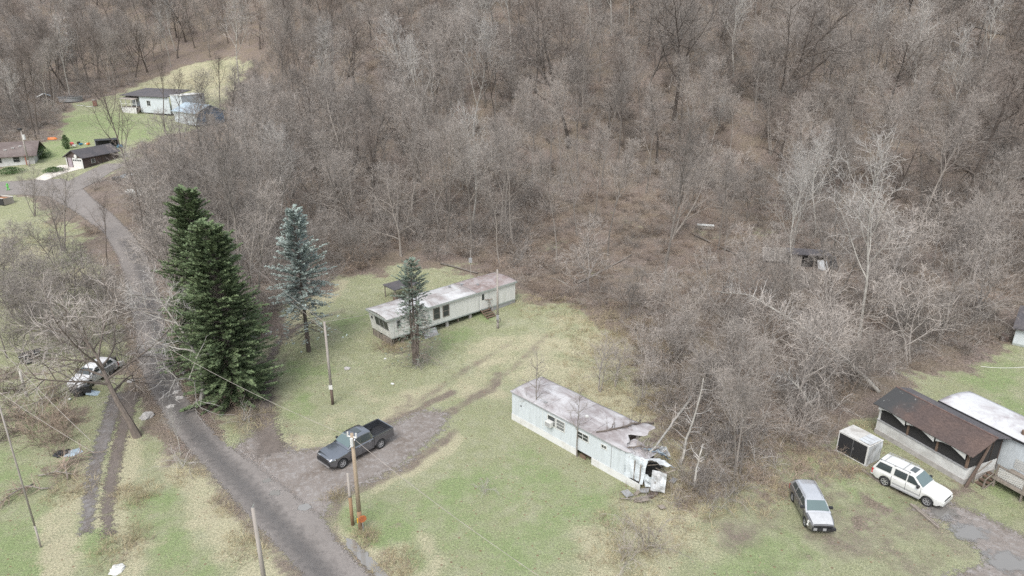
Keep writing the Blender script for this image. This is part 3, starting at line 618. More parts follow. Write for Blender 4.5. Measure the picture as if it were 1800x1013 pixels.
scatter('dead_grass', TUF, [p for p, k in zip(pts, kr) if k], 'tall straw coloured dead grass and weeds', 'dry grass')

# short grass clumps over the open ground
LAWN = [gen_tuft(11, .13, 14, 'lawn_green', .22), gen_tuft(12, .15, 14, 'lawn_straw', .25), gen_tuft(13, .12, 12, 'lawn_olive', .25), gen_tuft(14, .1, 9, 'lawn_leaf', .3)]
rng = random.Random(31); c3 = [(rng.uniform(-44, 52), 24 + 62 * rng.random() ** 1.1) for _ in range(42000)]; C3 = np.array(c3)
keep = (sdf(C3, O1) > .3) & (sdf(C3, road_poly) < -.3); PX = [pix(x, y, 0) for x, y in c3]
for pl_ in DRIVES: keep &= sdf(C3, pl_) < .2
grw = [(*G(a, b)[:2], r) for a, b, r in GREEN]; dyw = [(*G(a, b)[:2], r) for a, b, r in DRY]; pts = []
for (x, y), k, (u, v) in zip(c3, keep, PX):
    if not k or u < -40 or u > 1840 or v > 1050: continue
    if any((x - a) ** 2 + (y - b) ** 2 < (r * .5) ** 2 for a, b, r in BLOCK): continue
    gg = any((x - a) ** 2 + (y - b) ** 2 < (r * .8) ** 2 for a, b, r in grw); dd = any((x - a) ** 2 + (y - b) ** 2 < (r * .8) ** 2 for a, b, r in dyw)
    pts.append((x, y, rng.choice([0, 0, 0, 2, 1] if gg else [1, 1, 1, 2, 3] if dd else [0, 1, 1, 2, 2, 3]), rng.uniform(0, 6.28), rng.uniform(.5, 1.3)))
scatter('lawn_grass', LAWN, pts, 'short patchy winter grass of the lawns and yard', 'grass')

# ------------------------------------------------------------------ conifers
def gen_conifer(seed, h, r, base, step, nb, ns, needle, trunks=1, sparse0=0., droop=.1, leafl=.5, top_r=.0, power=.8, tw=.09):
    rng = random.Random(seed); tr = MB(); cr = MB(); dd_ = MB()
    offs = [(0, 0)] if trunks == 1 else [(0, 0), (.35, .1), (-.3, .15)][:trunks]
    for q, (ox, oy) in enumerate(offs):
        hh = h * (1 if q == 0 else .82); tr.tube([(ox * .3, oy * .3, -.3), (ox * .6, oy * .6, h * .12), (ox, oy, h * .3), (ox, oy, hh * .97)], [r * .055 + .05, r * .045 + .045, r * .035 + .04, .02], 7)
    z = base * h
    while z < h * .985:
        t = (z - base * h) / (h * (1 - base)); Rz = r * (1 - t) ** power * rng.uniform(.85, 1.1) + .12
        thin = z < sparse0 * h; k = 0
        for i in range(max(3, int(nb * (.55 + .45 * (1 - t))))):
            az = rng.uniform(0, 6.28); L = Rz * rng.uniform(.55, 1.14) * (1 + .15 * math.sin(2 * az + z * .9) + .08 * math.sin(5 * az - z * 1.7)); el = R(35 * t + rng.uniform(-8, 12)) - droop
            d = Vector((math.cos(az) * math.cos(el), math.sin(az) * math.cos(el), math.sin(el)))
            o = offs[rng.randrange(len(offs))] if trunks > 1 else (0, 0)
            bp = limb(rng, Vector((o[0], o[1], z + rng.uniform(-.5, .5) * step)), d, L, 4, .06, .03 if not thin else -.03)
            ribbon(dd_, rng, bp, .05, .02)
            if thin:
                for q in range(5):
                    p, d2 = at(bp, .3 + .69 * rng.random()); sd = (d2 + rnd_perp(rng, d2, rng.uniform(0, 6.28)) * .9).normalized(); ribbon(dd_, rng, [p, p + sd * rng.uniform(.25, .7)], .025, .012)
            m = max(3, int(ns * (L / r) ** .7)); keep = 1. if not thin else max(.12, (z / h - base) / max(sparse0 - base, .01)) ** 1.6
            for j in range(m):
                if rng.random() > keep: continue
                tt = .3 + .7 * (j + rng.random()) / m; p, d2 = at(bp, min(tt, .99)); side = d2.cross(Vector((0, 0, 1))).normalized()
                for sgn in (-1, 1):
                    q = (d2 * rng.uniform(.5, 1.1) + side * sgn * rng.uniform(.35, 1.) + Vector((0, 0, rng.uniform(-.25, .3)))).normalized(); LL = leafl * rng.uniform(.6, 1.15) * (.7 + .5 * (1 - tt))
                    u = q.cross(Vector((rng.gauss(0, .5), rng.gauss(0, .5), 1))).normalized()
                    for b_ in range(3):
                        q2 = (q + u * (b_ - 1) * .5 + Vector((0, 0, rng.uniform(-.1, .2)))).normalized(); s0 = p + q * LL * .12 * b_
                        e_ = s0 + q2 * LL; mid = s0.lerp(e_, .45); w = u * tw
                        cr.add([tuple(s0), tuple(mid + w), tuple(e_), tuple(mid - w)], [(0, 1, 2, 3)])
        z += step * (1 - .35 * t)
    return [('trunk', tr.mesh('trunk', M['bark_dark'])), ('crown', cr.mesh('crown', M[needle])), ('dead_branch', dd_.mesh('dead_branch', M['twig_dark']))]
def put_conifer(px, py, h, meshes, h0, label):
    x, y, z = G(px, py); e = empty('spruce_tree', (x, y, z), 0, label=label, cat='tree'); s = h / h0; e.scale = (s, s, s)
    for nm, me in meshes: link_mesh(nm, me, e)
    NT[0] += 1; return e
sp = gen_conifer(3, 17, 4.4, .03, .31, 21, 34, 'needle', leafl=.36, power=.44, droop=.1, tw=.045)
put_conifer(412, 702, 16.2, sp, 17, 'tall dense dark green spruce beside the road, the fuller of two')
sp2 = gen_conifer(8, 17, 4.0, .05, .31, 20, 32, 'needle', leafl=.36, power=.48, droop=.1, tw=.045)
put_conifer(376, 640, 17.4, sp2, 17, 'tall dark green spruce standing behind the fuller green spruce')
sp3 = gen_conifer(14, 15, 3.7, .14, .36, 13, 24, 'needle_blue', sparse0=.5, leafl=.34, power=.55, tw=.042)
put_conifer(543, 618, 15.0, sp3, 15, 'blue green spruce with a bare lower trunk beside the far mobile home')
sp4 = gen_conifer(23, 11, 2.6, .1, .30, 11, 18, 'needle_small', trunks=3, sparse0=.66, leafl=.26, power=.5, tw=.032)
put_conifer(731, 640, 10.8, sp4, 11, 'small three stemmed spruce in front of the far mobile home')

# ------------------------------------------------------------------ building materials and helpers
def siding(name, c, c2, rib=7., bump=.35, streak=(2.5, 2.5, .25), lo=.42, hi=.75, axis='X', rough=.5):
    m, n, l, b = mk(name); v = nobj(n); mp = n.new('ShaderNodeMapping'); mp.inputs['Scale'].default_value = streak; l.new(v, mp.inputs[0])
    f = nnoise(n, l, mp.outputs[0], 1.6, 6, .7); f2 = nnoise(n, l, v, 6., 4, .7)
    col = nmix(n, l, nramp(n, l, f, [(lo, 0.), (hi, 1.)]), c, c2); col = nmix(n, l, 1., col, nramp(n, l, f2, [(.3, .9), (.7, 1.06)]), 'MULTIPLY')
    w = n.new('ShaderNodeTexWave'); w.bands_direction = axis; w.inputs['Scale'].default_value = rib; w.wave_profile = 'SAW'; l.new(v, w.inputs['Vector'])
    l.new(col, b.inputs['Base Color']); b.inputs['Roughness'].default_value = rough; nbump(n, l, b, w.outputs['Fac'], bump, .02); return m
M['siding_blue'] = siding('siding_blue', (.555, .595, .615), (.465, .495, .505), 1.6)
M['siding_white'] = siding('siding_white', (.60, .60, .565), (.38, .39, .34), 1.6, lo=.48, hi=.8)
M['siding_end'] = siding('siding_end', (.66, .66, .63), (.45, .45, .41), 1.6, axis='Y')
M['trim_green'] = flat('trim_green', (.26, .29, .27), .6, c2=(.34, .36, .33))
M['trim_grey'] = flat('trim_grey', (.30, .30, .30), .6)
M['white_paint'] = flat('white_paint', (.58, .58, .555), .6, c2=(.56, .55, .51), scale=2)
M['skirt_white'] = flat('skirt_white', (.62, .62, .60), .7, c2=(.48, .46, .42), scale=1.4, lo=.45, hi=.8)
M['glass'] = flat('glass', (.035, .04, .042), .08, c2=(.05, .055, .055))  # opaque pane, its dark colour stands in for the unlit interior
M['glass_grey'] = flat('glass_grey', (.14, .15, .155), .12, c2=(.2, .2, .2))
M['dark'] = flat('dark', (.03, .028, .027), .9)
M['old_wood'] = flat('old_wood', (.26, .225, .19), .95, c2=(.17, .145, .12), scale=3, stretch=(1, 1, .3), vary=.2)
M['brown_wood'] = flat('brown_wood', (.10, .065, .045), .9, c2=(.16, .11, .08), scale=3, vary=.15)
M['tar_pole'] = flat('tar_pole', (.12, .085, .065), .95, c2=(.075, .055, .045), scale=3, stretch=(1, 1, .2))
M['pole_grey'] = flat('pole_grey', (.36, .33, .295), .95, c2=(.25, .22, .195), scale=2, stretch=(1, 1, .15))
M['pole_brown'] = flat('pole_brown', (.27, .175, .10), .95, c2=(.20, .125, .075), scale=2, stretch=(1, 1, .15))
M['rubber'] = flat('rubber', (.022, .022, .023), .85)
M['alloy'] = flat('alloy', (.55, .55, .56), .35, .6)
M['black_plastic'] = flat('black_plastic', (.025, .025, .027), .55)
M['chrome'] = flat('chrome', (.62, .62, .63), .25, .8)
M['red_lens'] = flat('red_lens', (.42, .02, .025), .25)
M['lamp_lens'] = flat('lamp_lens', (.6, .62, .62), .15)
M['concrete'] = flat('concrete', (.42, .40, .38), .95, c2=(.31, .29, .27), scale=2)
def stained(name, c, c2, c3, sc=.35, stretch=(1, 1, 1), lo=.42, hi=.6, rough=.8, bump=.25, lo3=.5, hi3=.68):
    m, n, l, b = mk(name); v = nobj(n); mp = n.new('ShaderNodeMapping'); mp.inputs['Scale'].default_value = stretch; l.new(v, mp.inputs[0])
    f = nnoise(n, l, mp.outputs[0], sc, 7, .66, .6); f2 = nnoise(n, l, v, sc * 5, 6, .7, .4); f3 = nnoise(n, l, v, 22., 2)
    col = nmix(n, l, nramp(n, l, f, [(lo, 0.), (hi, 1.)]), c, c2); col = nmix(n, l, nramp(n, l, f2, [(lo3, 0.), (hi3, .75)]), col, c3)
    col = nmix(n, l, 1., col, nramp(n, l, f3, [(.3, .86), (.7, 1.1)]), 'MULTIPLY')
    l.new(col, b.inputs['Base Color']); b.inputs['Roughness'].default_value = rough; nbump(n, l, b, f2, bump, .03); return m
M['roof_near'] = stained('roof_near', (.46, .45, .45), (.235, .205, .20), (.34, .315, .31), .5, (1, 1.6, 1), lo=.36, hi=.6)
M['roof_far'] = stained('roof_far', (.50, .50, .495), (.27, .24, .23), (.40, .385, .375), .3)
M['roof_far_dirty'] = stained('roof_far_dirty', (.23, .175, .16), (.34, .305, .30), (.15, .115, .10), .5)
M['roof_white'] = stained('roof_white', (.50, .50, .50), (.30, .265, .27), (.40, .38, .38), .35, lo=.46, hi=.62, lo3=.5, hi3=.72)
M['sheet_metal'] = stained('sheet_metal', (.48, .50, .51), (.36, .36, .355), (.42, .43, .43), .8, rough=.45)
def shingle(name, c, c2, course=3.2):
    m, n, l, b = mk(name); v = nobj(n); br = n.new('ShaderNodeTexBrick'); br.inputs['Scale'].default_value = course; br.inputs['Mortar Size'].default_value = .012
    br.inputs['Color1'].default_value = (1, 1, 1, 1); br.inputs['Color2'].default_value = (.72, .72, .72, 1); br.inputs['Mortar'].default_value = (.3, .3, .3, 1); l.new(v, br.inputs['Vector'])
    f = nnoise(n, l, v, .45, 5, .6); f2 = nnoise(n, l, v, 9., 4, .7)
    col = nmix(n, l, nramp(n, l, f, [(.4, 0.), (.62, 1.)]), c, c2); col = nmix(n, l, 1., col, br.outputs['Color'], 'MULTIPLY'); col = nmix(n, l, 1., col, nramp(n, l, f2, [(.3, .75), (.7, 1.25)]), 'MULTIPLY')
    l.new(col, b.inputs['Base Color']); b.inputs['Roughness'].default_value = .9; nbump(n, l, b, br.outputs['Fac'], -.5, .02); return m
M['shingle_brown'] = shingle('shingle_brown', (.125, .085, .075), (.165, .105, .085))
M['shingle_dark'] = shingle('shingle_dark', (.09, .085, .09), (.125, .11, .11))
M['shingle_house'] = shingle('shingle_house', (.15, .115, .105), (.2, .165, .15), 2.2)
M['shingle_moss'] = stained('shingle_moss', (.055, .055, .055), (.085, .08, .075), (.27, .27, .25), .7, lo3=.62, hi3=.7)
M['stucco'] = stained('stucco', (.60, .60, .58), (.45, .44, .42), (.53, .52, .50), .7, rough=.95)
M['brick_dark'] = stained('brick_dark', (.10, .07, .06), (.06, .045, .04), (.16, .13, .115), .8)
M['blue_metal'] = stained('blue_metal', (.34, .42, .47), (.27, .33, .38), (.4, .46, .5), .6, rough=.5)
def window(par, x0, x1, z0, z1, y, nx=1, nz=2, fm='white_paint', gm='glass', t=.05, name='window'):
    f = MB(); f.box(x0 - t, x1 + t, y - .045, y - .004, z1, z1 + t); f.box(x0 - t, x1 + t, y - .045, y - .004, z0 - t, z0)
    for i in range(nx + 1):
        xx = x0 + (x1 - x0) * i / nx; f.box(xx - (t if i == 0 else t * .35), xx + (t if i == nx else t * .35), y - .042, y - .006, z0, z1)
    for j in range(1, nz): zz = z0 + (z1 - z0) * j / nz; f.box(x0, x1, y - .038, y - .008, zz - t * .3, zz + t * .3)
    o = f.build(name, M[fm], par)
    for i in range(nx):
        for j in range(nz):
            a, b_ = x0 + (x1 - x0) * i / nx, x0 + (x1 - x0) * (i + 1) / nx; c0, c1 = z0 + (z1 - z0) * j / nz, z0 + (z1 - z0) * (j + 1) / nz
            MB().box(a + .01, b_ - .01, y - .022, y - .012, c0 + .01, c1 - .01).build('pane', M[gm], o)
    return o
def crumple(par, cs, amp, seed, mat='sheet_metal', name='torn_sheet', n_=9, folds=0.):
    rng = random.Random(seed); ph = [rng.uniform(0, 6) for _ in range(6)]; A, B, C, D = [Vector(c) for c in cs]; nrm = (B - A).cross(D - A).normalized()
    def fn(u, v):
        p = A.lerp(B, u).lerp(D.lerp(C, u), v); e = math.sin(7 * u + ph[0] + 3 * math.sin(4 * v + ph[1])) * .5 + math.sin(11 * v + ph[2] + 4 * u) * .35 + math.sin(19 * u + 8 * v + ph[3]) * .3 + folds * math.sin(26 * u + ph[4])
        return tuple(p + nrm * e * amp + Vector((0, 0, .15 * amp * math.sin(9 * u + ph[5]))))
    mb = MB().grid(fn, n_, n_); o = mb.build(name, M[mat], par); md = o.modifiers.new('thickness', 'SOLIDIFY'); md.thickness = .015; return o
def lying(name, path, r0, r1, nt, tl, label, cat='log', bark='bark', twig='twig', seed=1, up=.2):
    """a fallen or broken stem: tube with side twigs, path in world coordinates"""
    rng = random.Random(seed); p0 = Vector(path[0]); P_ = [Vector(p) - p0 for p in path]; e = empty(name, p0, 0, label=label, cat=cat); m_ = len(P_); full = []
    for a, b in zip(P_[:-1], P_[1:]):
        for k in range(3): full.append(a.lerp(b, k / 3) + Vector((rng.gauss(0, .04), rng.gauss(0, .04), rng.gauss(0, .03))))
    full.append(P_[-1]); q = len(full) - 1
    MB().tube([tuple(v) for v in full], [r0 + (r1 - r0) * i / q for i in range(q + 1)], 7).build('trunk', M[bark], e, True)
    if nt:
        cr = MB()
        for i in range(nt):
            p, d = at(full, .15 + .84 * rng.random()); dd = (d * rng.uniform(.2, 1) + rnd_perp(rng, d, rng.uniform(0, 6.28)) + Vector((0, 0, up))).normalized()
            bp = limb(rng, p, dd, tl * rng.uniform(.4, 1.2), 3, .15, -.02); cr.tube([tuple(v) for v in bp], [.035, .025, .015, .01], 3, False)
            for k in range(5):
                p2, d2 = at(bp, .2 + .79 * rng.random()); d3 = (d2 + rnd_perp(rng, d2, rng.uniform(0, 6.28)) * .9).normalized(); ribbon(cr, rng, [p2, p2 + d3 * tl * rng.uniform(.15, .4)], .022, .012)
        cr.build('branch', M[twig], e)
    return e

# ------------------------------------------------------------------ near mobile home, crushed at one end
nh = empty('mobile_home', (0, 51.19, 0), R(-47), label='pale blue white mobile home with one end crushed by a fallen tree', cat='mobile home')
W = 3.6
bx('front_wall', M['siding_blue'], nh, 0, 11.9, 0, .08, .6, 2.64); bx('rear_wall', M['siding_blue'], nh, 0, 10.4, W - .08, W, .6, 2.64); bx('end_wall', M['siding_blue'], nh, 0, .08, .082, W - .082, .6, 2.64)
bx('floor', M['dark'], nh, .085, 13.2, .085, W - .085, .55, .62); bx('inner_wall', M['brick_dark'], nh, 10.2, 10.28, .085, W - .085, .62, 2.55)
for a, b_ in ((-.02, 7.42), (8.85, 13.4)): bx('skirt', M['skirt_white'], nh, a, b_, -.03, -.005, -.05, .60)
bx('skirt_end', M['skirt_white'], nh, -.03, -.005, 0, W, -.05, .6); bx('gap_shade_board', M['brown_wood'], nh, 7.5, 8.8, .5, .54, -.05, .5)  # dark brown board paints the shaded hole and dirt behind the skirting gap
bx('loose_panel', M['brown_wood'], nh, 7.6, 8.2, .05, .1, -.05, .3)
def nroof(u, v):
    xe = 11.6 + .55 * math.sin(9 * v + 1) + .25 * math.sin(23 * v); x = -.1 + (xe + .1) * u; y = -.1 + (W + .2) * v
    z = 2.68 + .13 * math.sin(math.pi * v); g = max(0., (x - 9.6) / 2.4)
    z += .03 * math.sin(x * 1.3) * math.sin(5 * v) - .22 * g * g * (1 - v) * (v > .12) + (.75 * g ** 1.6 * max(0, (v - .42) / .58) if v > .42 else 0)
    return (x, y, z)
ro = MB().grid(nroof, 60, 20).build('roof', M['roof_near'], nh, True); ro.modifiers.new('thickness', 'SOLIDIFY').thickness = .03
for k in range(1, 9):
    x = k * 1.25; MB().tube([(x + .02 * math.sin(k * 3 + j), -.1 + (W + .2) * j / 8, 2.69 + .13 * math.sin(math.pi * j / 8)) for j in range(9)], .014, 4).build('roof_seam', M['roof_near'], ro)
bx('eave_trim', M['trim_grey'], nh, -.1, 11.6, -.125, -.1, 2.60, 2.69); bx('eave_trim', M['white_paint'], nh, -.125, -.1, -.1, W + .1, 2.60, 2.70)
bx('wall_seam', M['trim_grey'], nh, 10.66, 10.70, -.012, -.002, .6, 2.6); bx('wall_seam', M['white_paint'], nh, 3.6, 3.63, -.01, -.002, .6, 2.6)
w1 = window(nh, 4.2, 5.0, 1.5, 2.3, 0, 1, 2); w2 = window(nh, 5.15, 6.0, 1.5, 2.3, 0, 1, 3, gm='glass_grey')
window(nh, 7.35, 8.45, 1.72, 2.25, 0, 2, 2); window(nh, 9.75, 10.2, 1.95, 2.2, 0, 2, 1)
for a in (4.02, 6.07): bx('shutter', M['siding_blue'], nh, a, a + .13, -.02, -.003, 1.5, 2.3)
bx('shutter', M['siding_blue'], nh, 8.52, 8.72, -.02, -.003, 1.7, 2.27)
ac = MB().box(4.25, 4.85, -.42, -.046, 1.5, 1.9).build('air_conditioner', M['white_paint'], nh); f = MB()
for k in range(6): f.box(4.29, 4.81, -.432, -.424, 1.54 + k * .055, 1.57 + k * .055)
f.build('grille', M['trim_grey'], ac); bx('vent', M['dark'], nh, 1.05, 1.17, -.03, -.003, 1.68, 1.8); bx('meter_box', M['trim_grey'], nh, -.24, -.005, .5, .8, 1.0, 1.6)
bx('roof_vent', M['white_paint'], ro, 7.0, 7.25, 1.2, 1.4, 2.78, 2.92); bx('roof_vent', M['trim_grey'], ro, 3.2, 3.45, .5, .7, 2.72, 2.84)
crumple(nh, [(11.9, 0, .6), (13.45, .15, .5), (13.5, .5, 2.45), (11.9, 0, 2.64)], .07, 3, 'siding_blue', folds=.8)
crumple(nh, [(11.0, .1, 2.66), (13.3, .35, 2.3), (13.1, 2.3, 2.0), (11.3, 2.0, 2.5)], .12, 5, 'roof_near')
crumple(nh, [(13.1, .6, 2.4), (14.4, 1.0, 2.3), (14.8, 2.2, 1.7), (13.5, 2.1, 1.8)], .13, 7)
crumple(nh, [(13.9, .6, 1.8), (14.8, 1.1, 1.7), (15.0, .7, .4), (14.1, .25, .35)], .09, 9)
crumple(nh, [(12.1, 1.6, 2.3), (13.5, 2.4, 2.1), (13.6, 3.4, 1.2), (12.1, 3.3, 1.6)], .12, 12, 'blue_metal')
crumple(nh, [(13.4, .3, 1.4), (14.2, .5, 1.2), (14.3, .9, .4), (13.5, .4, .3)], .12, 15, 'siding_blue'); crumple(nh, [(12.4, 3.2, 1.9), (13.0, 3.5, 2.0), (13.4, 3.6, 1.3), (12.7, 3.4, 1.1)], .08, 18)
rng = random.Random(4)
for k in range(9):
    x, y = rng.uniform(12, 14.6), rng.uniform(.2, 3.2); a = rng.uniform(0, 3); L = rng.uniform(.8, 1.8); z = rng.uniform(.3, 1.6)
    MB().tube([(x, y, z), (x + L * math.cos(a), y + L * math.sin(a), max(.1, z + rng.uniform(-.5, .6)))], .045, 4).build('broken_stud', M['old_wood'], nh)
for k in range(14):
    x, y = rng.uniform(12.6, 15.6), rng.uniform(-1.2, 2.8); a = rng.uniform(0, 3); sx, sy = rng.uniform(.15, .6), rng.uniform(.06, .3); c_, s_ = math.cos(a), math.sin(a); mb = MB().box(-sx, sx, -sy, sy, 0, .04); tl = rng.uniform(-.4, .4)
    mb.v = [(x + c_ * vx - s_ * vy, y + s_ * vx + c_ * vy, vz + .12 + tl * vx) for vx, vy, vz in mb.v]; mb.build('debris', M[rng.choice(['trim_grey', 'old_wood', 'old_wood', 'pole_grey', 'brick_dark'])], nh)
for x in np.linspace(10.6, 13.2, 6): bx('stud', M['old_wood'], nh, x, x + .06, .09, .16, .62, 2.5 - .25 * max(0, x - 11.5)); bx('rafter', M['old_wood'], nh, x, x + .05, .3, 3.2, 2.28 - .2 * max(0, x - 11), 2.38 - .2 * max(0, x - 11))
def NL(x, y, z):
    a = R(-47); return (x * math.cos(a) - y * math.sin(a), 51.19 + x * math.sin(a) + y * math.cos(a), z)
lying('fallen_branch', [NL(9.0, .2, 2.8), NL(9.8, 1.5, 2.9), NL(10.3, 2.9, 3.0), NL(11.0, 4.6, 2.6)], .05, .09, 26, .9, 'twiggy dead branch lying across the stained roof of the near mobile home', 'branch', 'bark_dark', 'twig_dark', 3)
lying('fallen_branch', [NL(11.6, .3, 2.6), NL(12.3, 1.2, 2.7), NL(13.2, 2.2, 2.5)], .06, .05, 24, .8, 'tangle of dead branch on the torn roof end', 'branch', 'bark_dark', 'twig', 6)
def GZ(px, py, z):
    d = ray(px, py); t = (z - CAMH) / d[2]; return (d[0] * t, d[1] * t, z)
lying('fallen_tree', [GZ(1142, 797, 2.75), GZ(1160, 775, 2.6), GZ(1185, 742, 2.0), GZ(1212, 702, 1.2), G(1226, 690)], .06, .13, 18, 1.5, 'pale splintered trunk fallen across the crushed end of the mobile home', 'fallen tree', 'bark_pale', 'twig', 8)
g = G(1196, 818); lying('broken_snag', [(g[0], g[1], -.1), (g[0] + .5, g[1] + .8, 1.8), (g[0] + 1.2, g[1] + 1.2, 4.0), (g[0] + 1.5, g[1] + 1.5, 6.6)], .12, .04, 14, 1.3, 'pale splintered snag standing beside the torn metal sheets', 'snag', 'bark_pale', 'twig_pale', 9)
g = G(1220, 862); lying('broken_snag', [(g[0], g[1], -.1), (g[0] + .1, g[1] + .3, 1.6), (g[0] + .4, g[1] + .5, 3.2)], .10, .05, 8, .9, 'short pale broken stem in the tall dead grass', 'snag', 'bark_pale', 'twig_pale', 10)
for q, (px, py) in enumerate(((1290, 845), (1300, 835))):
    T('slim', px, py, 640, label=('dark stemmed tree' if q else 'twin stemmed grey tree') + ' in the dead grass past the crushed end', rz=q)
g = G(1090, 880); lying('fallen_branch', [(g[0], g[1], .15), (g[0] + 1.2, g[1] - .2, .25), (g[0] + 2.4, g[1] + .3, .2)], .04, .03, 14, .9, 'grey branch lying in the grass below the crushed wall', 'branch', 'bark', 'twig', 13)

# ------------------------------------------------------------------ far mobile home
FX, FY, FA = -12.34, 64.96, R(41.2); fz = Z(FX, FY)
fh = empty('mobile_home', (FX, FY, fz), FA, label='long weathered white mobile home on piers behind the small spruce', cat='mobile home'); L, W, zb, zt = 16.9, 3.9, .95, 3.2
sl = .38
MB().prism([(0, 0, zb), (0, W, zb), (-sl, W, zt), (-sl, 0, zt)], (.08, 0, 0)).build('end_wall', M['siding_end'], fh)
MB().prism([(.08, 0, zb), (L, 0, zb), (L, 0, zt), (.08 - sl, 0, zt)], (0, .08, 0)).build('front_wall', M['siding_white'], fh)
MB().prism([(.08, W - .08, zb), (L, W - .08, zb), (L, W - .08, zt), (.08 - sl, W - .08, zt)], (0, .08, 0)).build('rear_wall', M['siding_white'], fh)
bx('end_wall', M['siding_end'], fh, L - .08, L - .002, .082, W - .082, zb, zt); bx('floor', M['dark'], fh, .1, L - .1, .09, W - .09, zb - .12, zb + .02); bx('base_rail', M['trim_green'], fh, 0, L, -.03, -.004, zb - .03, zb + .12)
def froof(u, v): return (-sl - .15 + (L + sl + .3) * u, -.16 + (W + .32) * v, zt + .05 + .16 * math.sin(math.pi * v) + .012 * math.sin(u * 60) + .03 * math.sin(u * 13 + 4 * v))
ro = MB().grid(lambda u, v: froof(u * .66, v), 48, 12).build('roof', M['roof_far'], fh, True); ro.modifiers.new('thickness', 'SOLIDIFY').thickness = .03
ro2 = MB().grid(lambda u, v: froof(.66 + u * .34, v), 26, 12).build('roof', M['roof_far_dirty'], fh, True, label='dirt darkened roof section'); ro2.modifiers.new('thickness', 'SOLIDIFY').thickness = .03
for k in range(1, 14):
    MB().tube([tuple(a + b_ for a, b_ in zip(froof(k / 14, j / 8), (0, 0, .012))) for j in range(9)], .013, 4).build('roof_seam', M['roof_far'], ro)
bx('fascia', M['trim_green'], fh, -sl - .17, L + .15, -.19, -.165, zt - .14, zt + .06); bx('fascia', M['trim_green'], fh, -sl - .19, -sl - .165, -.165, W + .165, zt - .16, zt + .06); bx('fascia', M['trim_green'], fh, L + .15, L + .175, -.165, W + .165, zt - .14, zt + .06)
window(fh, .7, 1.1, 2.0, 2.75, 0, 1, 2, 'trim_grey'); window(fh, 5.27, 6.05, 1.62, 2.84, 0, 1, 2, 'old_wood'); window(fh, 6.5, 7.28, 1.62, 2.84, 0, 1, 2, 'old_wood')
for x in (.32, 11.5, 13.05): bx('wall_seam', M['trim_grey'], fh, x, x + .025, -.01, -.003, zb + .12, zt - .15)
dr = bx('door', M['white_paint'], fh, 11.75, 12.7, -.04, -.004, zb + .12, 3.0); bx('pane', M['glass'], dr, 11.86, 12.2, -.055, -.045, 2.15, 2.85); bx('handle', M['trim_grey'], dr, 12.55, 12.62, -.08, -.045, 1.95, 2.02)
# slanted end: triple window with recessed panes
def endp(y, z, o=.02): return (-sl * (z - zb) / (zt - zb) - o, y, z)
ew = MB()
for (a, b_, c0, c1) in ((.15, 2.75, 2.78, 2.86), (.15, 2.75, 1.78, 1.86), (.15, .23, 1.86, 2.78), (2.67, 2.75, 1.86, 2.78), (1.0, 1.08, 1.86, 2.78), (1.82, 1.9, 1.86, 2.78)):
    ew.prism([endp(a, c0), endp(b_, c0), endp(b_, c1), endp(a, c1)], (.018, 0, 0))
ewo = ew.build('window', M['trim_grey'], fh)
for a, b_ in ((.24, .99), (1.09, 1.81), (1.91, 2.66)): MB().prism([endp(a, 1.87, .012), endp(b_, 1.87, .012), endp(b_, 2.77, .012), endp(a, 2.77, .012)], (.01, 0, 0)).build('pane', M['glass'], ewo)
bx('vent', M['dark'], fh, -.32, -.22, 3.2, 3.4, 2.3, 2.55)
for k in range(12):
    y = .05 + k * .33; hgt = .95 - (.0 if k % 3 else .12); bx('skirt_board', M['old_wood'], fh, .02 + .02 * (k % 2), .06 + .02 * (k % 2), y, y + .24, -.25, hgt - .1)
bx('skirt_board', M['old_wood'], fh, -.03, .01, .0, 1.3, .72, .86)
for k, x in enumerate((.25, 2.6, 4.6, 7.0, 8.6, 10.2, 13.4, 15.2)):
    bx('pier', M['concrete'] if k % 2 else M['old_wood'], fh, x, x + (.3 if k % 2 else .1), .15, .4, -.3, zb - .12)
bx('skirt_panel', M['trim_grey'], fh, 13.2, L, .02, .05, .1, zb - .03)
MB().prism([(3.6, -.75, -.02), (5.3, -.9, -.02), (5.4, -.1, .75), (3.7, -.05, .7)], (0, .02, .02)).build('leaning_sheet', M['trim_grey'], fh)
st = empty('wooden_steps', (0, 0, 0), 0, label='dark wooden steps at the door of the far mobile home', cat='steps'); a = FA
st.location = (FX + 12.1 * math.cos(a), FY + 12.1 * math.sin(a), Z(FX + 12.1 * math.cos(a), FY + 12.1 * math.sin(a)) - .05); st.rotation_euler = (0, 0, a); st.scale = (1, 1, .8)
for k in range(4): bx('tread', M['brown_wood'], st, -.5, .7, -.15 - .3 * k - .28, -.17 - .3 * k, .72 - .2 * k, .77 - .2 * k)
for x in (-.52, .68): MB().prism([(x, -.06, .8), (x, -1.35, .0), (x, -1.5, .0), (x, -.06, .95)], (.05, 0, 0)).build('stringer', M['brown_wood'], st)
for x in (.72,): MB().tube([(x, -1.3, .1), (x, -.1, 2.2)], .05, 4).build('rail', M['old_wood'], st); MB().tube([(x - .6, -.15, 2.3), (x + .5, -.15, 2.05)], .06, 4).build('rail', M['old_wood'], st); MB().tube([(x, -.12, -.1), (x, -.12, 2.1)], .05, 4).build('rail_post', M['old_wood'], st)
for x, y, s_ in ((4.0, 2.2, .35), (2.4, .7, .3), (11.0, 2.6, .3), (12.4, 1.4, .25), (9.6, 3.0, .22)):
    bx('roof_vent', M['trim_grey'], fh, x, x + s_, y, y + s_, zt + .1, zt + .36)
g = G(688, 527); sh = empty('lean_to', (g[0], g[1], g[2]), FA, label='small dark roofed lean-to behind the far mobile home', cat='shelter')
bx('roof', M['shingle_dark'], sh, -.3, 3.4, -1.3, 1.3, 1.55, 1.65)
